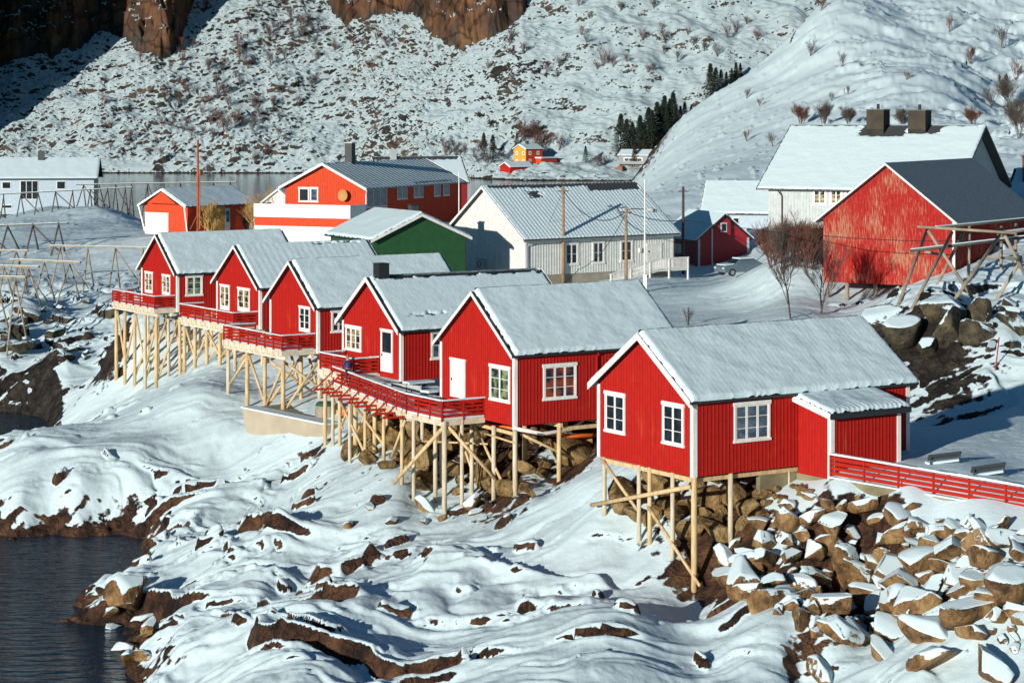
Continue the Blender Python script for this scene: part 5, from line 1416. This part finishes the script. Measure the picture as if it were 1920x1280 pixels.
# ------------------------------------------------------------------ poles, lamps, wires
def upole(label, px, pb, pt, r, mat, cat="utility pole", lo=80, grp=None, rt=.7, at_d=None):
    p = hit(px, pb, lo)
    if at_d: p = PD(px, pb, at_d)
    h_ = (pb - pt) * p.y / F
    t = thing(cat.replace(" ", "_"), label, cat, p, 0, grp)
    b = MB(); b.pole((0, 0, -.6), (0, 0, h_), r, r * rt, 10); b.build("shaft", mat, t, True)
    return t, h_
GP = "wooden utility poles by the white hall"
brown = plain("brown_pole_wood", (.30, .19, .11), .8, .3, 1.2); redpole = plain("rusty_red_pole", (.32, .085, .03), .7, .3, 1.2); tarred = plain("tarred_pole_wood", (.06, .05, .04), .8, .3, 1.2)
p1, h1 = upole("weathered wooden pole before the left end of the hall's long wall", 1056, 537, 349, .17, brown, lo=190, grp=GP)
p2, h2 = upole("pale wooden pole with a street lamp arm, before the hall's entrance ramp", 1174, 545, 388, .16, brown, lo=185, grp=GP)
p3, h3 = upole("dark tarred pole between the hall and the shaded red cabin", 1281, 514, 350, .17, tarred, lo=200, grp=GP)
for t, h_ in ((p1, h1), (p2, h2), (p3, h3)):
    b = MB(); b.beam((-.5, 0, h_ - .45), (.5, 0, h_ - .45), .10, .10); cbm = b.build("crossarm", tarred, t)
    for x in (-.42, 0, .42):
        b = MB(); b.pole((x, 0, h_ - .40), (x, 0, h_ - .2), .05, .04, 6); b.build("insulator", 'tank', cbm)
b = MB(); b.tube([(0, 0, h2 - .3), (.6, 0, h2 - .15), (1.5, 0, h2 - .2), (2.0, 0, h2 - .25)], .045, 6); arm = b.build("lamp_arm", 'black', p2, True)
b = MB(); b.tube([(1.75, 0, h2 - .22), (2.2, 0, h2 - .26), (2.7, 0, h2 - .36)], [.08, .2, .1], 8); b.build("lamp_head", 'tank', arm, True)
fp, hf = upole("tall white flagpole in front of the white hall", 1209, 547, 340, .085, 'white', "flagpole", 185); 
b = MB(); b.tube([(0, 0, hf), (0, 0, hf + .15)], [.1, .06], 8); b.build("finial", 'white', fp); b = MB(); b.box(-.16, .16, -.14, .14, 0, 1.5); b.build("base_box", 'white', fp)
t_, h_ = upole("white flagpole by the right end of the orange-red house", 860.5, 428, 325, .08, 'white', "flagpole", at_d=262)
b = MB(); b.tube([(0, 0, h_), (0, 0, h_ + .15)], [.09, .05], 8); b.build("finial", 'white', t_)
pm, hm = upole("tall rust-red wooden mast in front of the garage", 371, 430, 262, .17, redpole, "mast", rt=.8, at_d=283)
b = MB(); b.pole((-.9, -.4, 0), (0, 0, 1.9), .06); b.build("stay", redpole, pm); b = MB(); b.box(.14, .30, -.08, .08, 0, 7.5); b.build("side_post", redpole, pm)
def wire(label, pts, sag, r=.022):
    b = MB(); ps = []
    for (p, q) in zip(pts[:-1], pts[1:]):
        for i in range(17):
            t = i / 16; v = Vector(p).lerp(Vector(q), t); v.z -= sag * 4 * t * (1 - t); ps.append(v)
    b.tube(ps, r, 5); o = b.build("overhead_wire", 'black'); tag(o, label, "wire"); return o
T = lambda t, z: Vector(t.location) + Vector((0, 0, z))
wire("slack black cable between the two poles in front of the hall", [T(p1, h1 - .4), T(p2, h2 - .4)], 1.6, .04)
wire("black cable from the lamp pole to the tarred pole", [T(p2, h2 - .4), T(p3, h3 - 3.2)], .35, .04)
wire("thin black cable crossing in front of the weathered barn", [T(p3, h3 - 3.2), PD(1545, 442, 172), PD(1780, 452, 168), PD(1960, 452, 166)], .12, .03)
wire("thin black service cable falling from the lamp pole to the ground left of the hall", [T(p2, h2 - .5), PD(1085, 505, 196), PD(1000, 530, 193)], .9, .028)
wire("thin wire from the left pole up over the hall roof", [T(p1, h1 - .4), PD(1010, 450, 207)], .3, .015)
# marker stakes and small things
def stake(label, px, pb, pt, lo, lean=0, c='rail_red', r=.04):
    p = hit(px, pb, lo); hh = (pb - pt) * p.y / F
    b = MB(); b.pole((0, 0, -.3), (lean, 0, hh), r, r, 6); o = b.build("marker_stake", c); o.location = p; tag(o, label, "stake", "red marker stakes"); 
stake("thin red marker stake against the dark rock at the right", 1866, 690, 632, 140, .25)
stake("red marker stake beside the parked car", 1398, 524, 497, 200, .06, r=.07)
p = hit(612, 778, 140); t = thing("tub", "round concrete tub with a green lid below the terrace", "tub", (p.x, p.y, p.z - .1))
b = MB(); b.pole((0, 0, 0), (0, 0, .75), .75, .72, 18); b.build("tub_body", 'concrete', t); b = MB(); b.pole((0, 0, .755), (0, 0, .95), .74, .62, 18); b.build("lid", plain("dark_green_lid", (.02, .09, .06), .5), t)
p = hit(646, 778, 135); b = MB()
b.tube([(0, 0, -.28), (0, 0, -.2), (0, 0, 0), (0, 0, .2), (0, 0, .28)], [.1, .22, .3, .22, .08], 12); o = b.build("buoy", 'orange', None, True); o.location = (p.x, p.y, p.z + .22); tag(o, "small orange buoy lying below the braced terrace railing", "buoy")
# pipes slung below the fifth cabin
hs = H[5]
b = MB(); b.tube([(.9, 1.6, -.35), (2.6, 1.2, -.75), (4.6, 1.4, -.70), (6.2, 2.2, -.25)], .11, 8); b.build("white_pipe", 'white', hs.root, True)
b = MB(); b.tube([(.4, 5.5, -.45), (2.5, 2.6, -.75), (5.0, 1.9, -1.15), (8, 1.7, -1.25)], .13, 8); b.build("orange_pipe", 'orange', hs.root, True)
# concrete quay wall with a platform
p0 = PD(455, 765, 152.6); p1 = PD(612, 797, 145.0); dv = (p1 - p0).normalized(); nv_ = Vector((-dv.y, dv.x, 0))
t = thing("quay_wall", "pale concrete wall wedged between the rocks below the third cabin", "wall", (p0.x, p0.y, p0.z), math.atan2(dv.y, dv.x))
ln = (p1 - p0).xy.length; dz = p1.z - p0.z
b = MB(); b.prism([(0, 0, 0), (ln, 0, dz), (ln + .5, 0, dz - 2.2), (1.0, 0, -2.6), (.2, 0, -1.0)], (0, .4, 0)); wl_ = b.build("wall_face", plain("pale_concrete", (.40, .345, .26), .85, .15, .5, bump=.3), t)
b = MB(); b.prism([(-.1, .02, .004), (ln, .02, dz + .004), (ln, 3.4, dz + .004), (-.1, 3.4, .004)], (0, 0, -.25)); b.build("platform", 'concrete', wl_)
b = MB(); b.prism([(-.15, -.06, .008), (ln, -.06, dz + .008), (ln, 1.1, dz + .008), (-.15, 1.1, .008)], (0, 0, .09)); b.build("wall_snow", 'snow', wl_)
# parked car
pc = hit(1388, 522, 195)
car = thing("parked_car", "snow-dusted car parked in the shade beside the dark red cabin", "car", pc, R(28))
carm = plain("grey_car_paint", (.10, .14, .18), .35); tyre = plain("black_tyre", (.015, .015, .015), .8)
b = MB()
prof = [(-2.1, .35), (-2.15, .75), (-1.95, .92), (-1.0, 1.0), (-.45, 1.42), (.95, 1.45), (1.75, 1.02), (2.05, .95), (2.1, .35)]
vs = []; 
for y, k in ((-.82, .96), (-.74, 1.0), (.74, 1.0), (.82, .96)):
    for x, z in prof:
        ins = .14 if z > 1.05 else 0
        vs.append((x * (1 if abs(y) < .8 else .99), (abs(y) - ins) * (1 if y > 0 else -1), z * k))
n_ = len(prof); fs = []
for j in range(3):
    for i in range(n_ - 1): fs.append((j * n_ + i, j * n_ + i + 1, (j + 1) * n_ + i + 1, (j + 1) * n_ + i))
fs += [tuple(range(n_)), tuple(range(3 * n_, 4 * n_)), (0, n_, 2 * n_, 3 * n_), (n_ - 1, 2 * n_ - 1, 3 * n_ - 1, 4 * n_ - 1)]
b.add(vs, fs); b.build("body", carm, car)
b = MB(); b.add([(-.98, -.6, 1.03), (-.98, .6, 1.03), (-.50, .58, 1.40), (-.50, -.58, 1.40)], [(0, 1, 2, 3)]); b.build("windscreen", 'pane', car, loc=(-.02, 0, .01))
for s_ in (-1, 1):
    b = MB(); b.prism([(-.75, s_ * .70, 1.04), (1.5, s_ * .70, 1.04), (.9, s_ * .665, 1.38), (-.42, s_ * .665, 1.36)], (0, s_ * .025, 0)); b.build("side_window", 'pane', car)
    b = MB(); b.box(-2.17, -2.05, s_ * .62 - .16, s_ * .62 + .16, .62, .78); b.build("headlight", 'tank', car)
    for x in (-1.35, 1.35):
        b = MB(); b.pole((x, s_ * .66, .33), (x, s_ * .86, .33), .33, .33, 16); w_ = b.build("wheel", tyre, car); b = MB(); b.pole((x, s_ * .865, .33), (x, s_ * .875, .33), .19, .19, 12); b.build("rim", 'steel', w_)
b = MB(); b.prism([(-.42, -.6, 1.43), (.95, -.6, 1.465), (.95, .6, 1.465), (-.42, .6, 1.43)], (0, 0, .09)); b.prism([(-1.95, -.7, .93), (-1.05, -.7, 1.01), (-1.05, .7, 1.01), (-1.95, .7, .93)], (0, 0, .06)); b.build("car_snow", 'snow', car)
# white cistern-like wall beside the hedge
p = hit(1428, 500, 180)
# ------------------------------------------------------------------ vegetation
twig = plain("bare_twig_bark", (.085, .066, .055), .85, .3, 2); twig_red = plain("reddish_twig_bark", (.13, .055, .038), .85, .3, 2); straw = plain("straw_coloured_twigs", (.42, .26, .08), .85, .3, 2)
spr_m = plain("spruce_needles", (.018, .034, .020), .8, .5, .7); spr_b = plain("brown_spruce_needles", (.055, .035, .018), .8, .5, .7)
def branchy(seed, h, spread, stems, levels, r0, nb=4, up=.5):
    rr = random.Random(seed); b = MB(); br = MB()
    def grow(p, d, l, r, lv):
        q = p + d * l; mid = p.lerp(q, .5) + Vector((rr.uniform(-1, 1), rr.uniform(-1, 1), 0)) * l * .06
        (b if lv == 0 else br).tube([p, mid, q], [r, r * .8, r * .55], 4 if lv == 0 else 3, cap=False)
        if lv >= levels: return
        for i in range(nb):
            t = rr.uniform(.3, 1.0); a = rr.uniform(0, 6.283)
            nd_ = (d * rr.uniform(.6, 1.1) + Vector((math.cos(a), math.sin(a), 0)) * rr.uniform(.4, .9) * spread + Vector((0, 0, up * rr.random()))).normalized()
            grow(p.lerp(q, t), nd_, l * rr.uniform(.45, .75), r * .55, lv + 1)
    for s_ in range(stems):
        a = rr.uniform(0, 6.283); d = Vector((math.cos(a) * .35 * spread, math.sin(a) * .35 * spread, 1)).normalized()
        grow(Vector((rr.uniform(-.1, .1) * stems * .3, rr.uniform(-.1, .1) * stems * .3, -.1)), d, h * rr.uniform(.45, .6), r0, 0)
    return b, br
def shrub(name, label, p, seed, h, spread, stems, levels, r0, mat, cat="shrub", group=None, nb=4, up=.5, rz=0):
    t = thing(name, label, cat, p, rz, group)
    b, br = branchy(seed, h, spread, stems, levels, r0, nb, up)
    b.build("stem" if cat == "shrub" else "trunk", mat, t); br.build("branches" if cat == "shrub" else "crown", mat, t)
    return t
shrub("bare_tree", "bare dark tree left of the barn, nearer the red hedge", hit(1482, 598, 150), 5, 6.6, .7, 1, 4, .075, twig, "tree", "bare trees left of the barn", nb=6, up=.9)
shrub("bare_tree", "bare dark tree touching the barn's left corner", hit(1540, 588, 150), 8, 5.6, .75, 2, 4, .06, twig, "tree", "bare trees left of the barn", nb=5, up=.9)
shrub("bare_tree", "small pale willow tree in front of the garage", hit(396, 446, 230), 9, 4.6, .9, 3, 4, .12, straw, "tree", nb=5, up=.6)
shrub("shrub", "small bare shrub just behind the nearest cabin's ridge", hit(1290, 610, 150), 12, 2.0, .6, 3, 3, .03, twig, nb=4)
for i, (px, py, h_, m_, lb) in enumerate(((478, 440, 4.5, straw, "tall straw-coloured bush left of the orange-red house"), (500, 438, 5.2, straw, "tallest straw-coloured bush, touching the orange-red house's white wall"), (462, 438, 3.0, twig, "dark low bush at the garage's right end"), (486, 400, 5.5, straw, "pale bare bush behind the white shed roof"))):
    shrub("shrub", lb, hit(px, py, 230), 30 + i, h_, .6, 6, 3, .05, m_, group="bushes by the orange-red house", nb=5)
for i, (px, py) in enumerate(((1448, 500), (1470, 505), (1495, 500), (1520, 505), (1535, 495), (1505, 490), (1480, 492))):
    shrub("shrub", "dense rust-red bush in the hedge left of the barn", hit(px, py, 178), 50 + i, 3.6, .75, 9, 3, .045, twig_red, group="rust-red hedge bushes", nb=7)
for i, (px, py, h_) in enumerate(((1502, 236, 4.0), (1545, 236, 4.2), (1590, 235, 3.5), (1690, 236, 3.2), (1825, 236, 3.0), (1890, 200, 6.0), (1910, 260, 7))):
    shrub("shrub", "bare shrub showing above the ridge of the big white house" if i < 5 else "bare tall bush on the slope at the right edge", hit(px, py, 240), 70 + i, h_ * .8, .9, 8, 4, .035, twig_red if i in (0, 4) else twig, group="shrubs above the big white house" if i < 5 else "bushes at the right edge", nb=6)

def spruce_parts(seed, h):
    rr = random.Random(seed); tr_ = MB(); tr_.pole((0, 0, -.5), (0, 0, h * .96), h * .014, h * .003, 6)
    V = []; T_ = []
    n = 2000
    for i in range(n):
        f = rr.random() ** .75; z = h * (.06 + .93 * f); R_ = h * .25 * (1 - f) ** .85 * rr.uniform(.25, 1.05) + .05
        lay = math.sin(z / h * 60 + rr.random() * .8) * .12 + 1; R_ *= lay
        a = rr.uniform(0, 6.283); L_ = h * rr.uniform(.022, .045)
        c = Vector((math.cos(a) * R_, math.sin(a) * R_, z - R_ * .35)); d = Vector((math.cos(a), math.sin(a), -rr.uniform(.2, .7))).normalized()
        s_ = Vector((-math.sin(a), math.cos(a), rr.uniform(-.4, .4))) * L_ * .45
        o = len(V); V += [c - s_ * .9, c + s_ * .9, c + d * L_ * 1.4]; T_.append((o, o + 1, o + 2))
    cr_ = MB(); cr_.add(V, T_); return tr_, cr_
SPR = []
for k in range(5):
    t_, c_ = spruce_parts(200 + k, 12.0)
    SPR.append((t_, c_))
SPM = {}
def spruce(label, p, h, k, brown_=False, group="spruces across the bay"):
    t = thing("spruce_tree", label, "tree", p, random.uniform(0, 6.28), group); s_ = h / 12.0
    t.scale = (s_, s_, s_)
    key = (k, brown_)
    if key not in SPM:
        a = SPR[k][0].build("trunk", twig, t); c = SPR[k][1].build("crown", spr_b if brown_ else spr_m, t); SPM[key] = (a.data, c.data)
    else:
        for nm, me in zip(("trunk", "crown"), SPM[key]):
            o = bpy.data.objects.new(nm, me); col.objects.link(o); o.parent = t
random.seed(21)
lab_c = "dark spruce in the clump behind the crest of the right hill"
for px, py, top in ((1164, 292, 212), (1186, 300, 228), (1200, 298, 215), (1216, 290, 200), (1232, 275, 190), (1246, 262, 178), (1256, 255, 184), (1268, 245, 196), (1224, 285, 215), (1208, 300, 235), (1276, 240, 198), (1240, 272, 196), (1262, 258, 172), (1284, 236, 190), (1296, 226, 196), (1175, 302, 222), (1222, 300, 205), (1250, 268, 200)):
    p = fhit(px, py); spruce(lab_c, p, (py - top) * p.y / F, random.randrange(5), False, "spruces behind the hill crest")
for px, py, top in ((1332, 195, 118), (1342, 190, 126), (1352, 182, 130), (1362, 172, 134), (1372, 165, 128), (1380, 160, 116), (1388, 150, 118)):
    p = fhit(px, py); spruce("dark spruce in the small group high on the hill crest", p, (py - top) * p.y / F, random.randrange(5), False, "spruces high on the hill crest")
for px, py, top, bn, lb in ((907, 302, 248, True, "brownish spruce left of the pair across the bay"), (924, 303, 252, False, "dark green spruce beside the brownish one across the bay"), (969, 276, 248, True, "spruce right behind the yellow house's roof"), (1098, 306, 273, False, "lone small spruce left of the grey house")):
    p = fhit(px, py); spruce(lb, p, (py - top) * p.y / F, random.randrange(5), bn)
for px, py, top in ((1190, 318, 270), (1206, 312, 262)):
    p = fhit(px, py); spruce("brown withered spruce just behind the grey house", p, (py - top) * p.y / F, random.randrange(5), True)
# bare bushes on the mountainside: a few shapes copied many times
BUSH = []
for k in range(7):
    b, br = branchy(300 + k, 3.2, .9, 7, 3, .04, 4, .5)
    me0 = b.build("stem", twig if k % 3 else twig_red); me1 = br.build("branches", twig if k % 3 else twig_red)
    BUSH.append((me0.data, me1.data)); bpy.data.objects.remove(me0); bpy.data.objects.remove(me1)
def bush(p, s_, label, group):
    k = random.randrange(7)
    t = thing("shrub", label, "shrub", p, random.uniform(0, 6.28), group); t.scale = (s_, s_, s_ * random.uniform(.9, 1.3))
    for nm, me in zip(("stem", "branches"), BUSH[k]):
        o = bpy.data.objects.new(nm, me); col.objects.link(o); o.parent = t
random.seed(5)
def clump(cx, cy, sx, sy, n_, s0, s1, label, group, fn=None):
    for _ in range(n_):
        px = random.gauss(cx, sx); py = random.gauss(cy, sy)
        if py < 2 or py > 318: continue
        bush((fn or fhit)(px, py), random.uniform(s0, s1), label, group)
LB1 = "bare grey bush on the snowy scree slope across the bay"; GB1 = "bare bushes on the scree slope"
clump(430, 190, 75, 60, 62, 1.0, 2.1, LB1, GB1); clump(560, 60, 70, 35, 34, 1.0, 1.9, LB1, GB1); clump(300, 230, 90, 40, 24, .9, 1.6, LB1, GB1); clump(720, 90, 60, 22, 14, 1.0, 1.7, LB1, GB1); clump(870, 285, 50, 14, 16, .8, 1.5, LB1, GB1)
LB2 = "bare bush on the smooth snow slope right of the cliffs"; GB2 = "bare bushes on the smooth snow slope"
for px, py in ((880, 60), (915, 125), (1025, 130), (1045, 140), (1050, 120), (1090, 60), (1100, 75), (1105, 30), (960, 70), (955, 80), (980, 95), (1060, 108), (1130, 118), (1140, 112), (1150, 120), (1120, 125), (1175, 110), (1205, 70), (1240, 50), (1245, 95), (1248, 75), (1225, 125), (1215, 130), (1300, 80), (1320, 90), (1330, 75), (1345, 100), (1365, 65), (1380, 55), (960, 145), (1165, 15), (1225, 10), (1085, 5), (1290, 60), (1270, 110), (1400, 40), (1420, 70)):
    bush(fhit(px, py + 6), random.uniform(1.1, 2.0), LB2, GB2)
LB4 = "bare bush beside the houses across the bay"; clump(1010, 275, 25, 12, 12, 1.4, 2.4, LB4, "bare bushes by the far houses"); clump(1160, 305, 22, 6, 8, .8, 1.4, LB4, "bare bushes by the far houses")
LB3 = "small bare bush on the near snowy hill at the right"; GB3 = "bare bushes on the right hill"
for px, py, s_ in ((1400, 185, .8), (1425, 200, .7), (1520, 105, 1.2), (1580, 125, 1.0), (1540, 20, 1.2), (1480, 55, 1.3), (1450, 60, 1.4), (1400, 265, .8), (1450, 275, .9), (1470, 45, 1.5), (1560, 190, .6), (1590, 178, .6), (1700, 150, .8), (1820, 120, 1.3), (1780, 60, 1.2), (1860, 200, 1.5), (1880, 90, 1.6), (1905, 150, 1.5)):
    bush(hit(px, py, 240), s_ * .72, LB3, GB3)
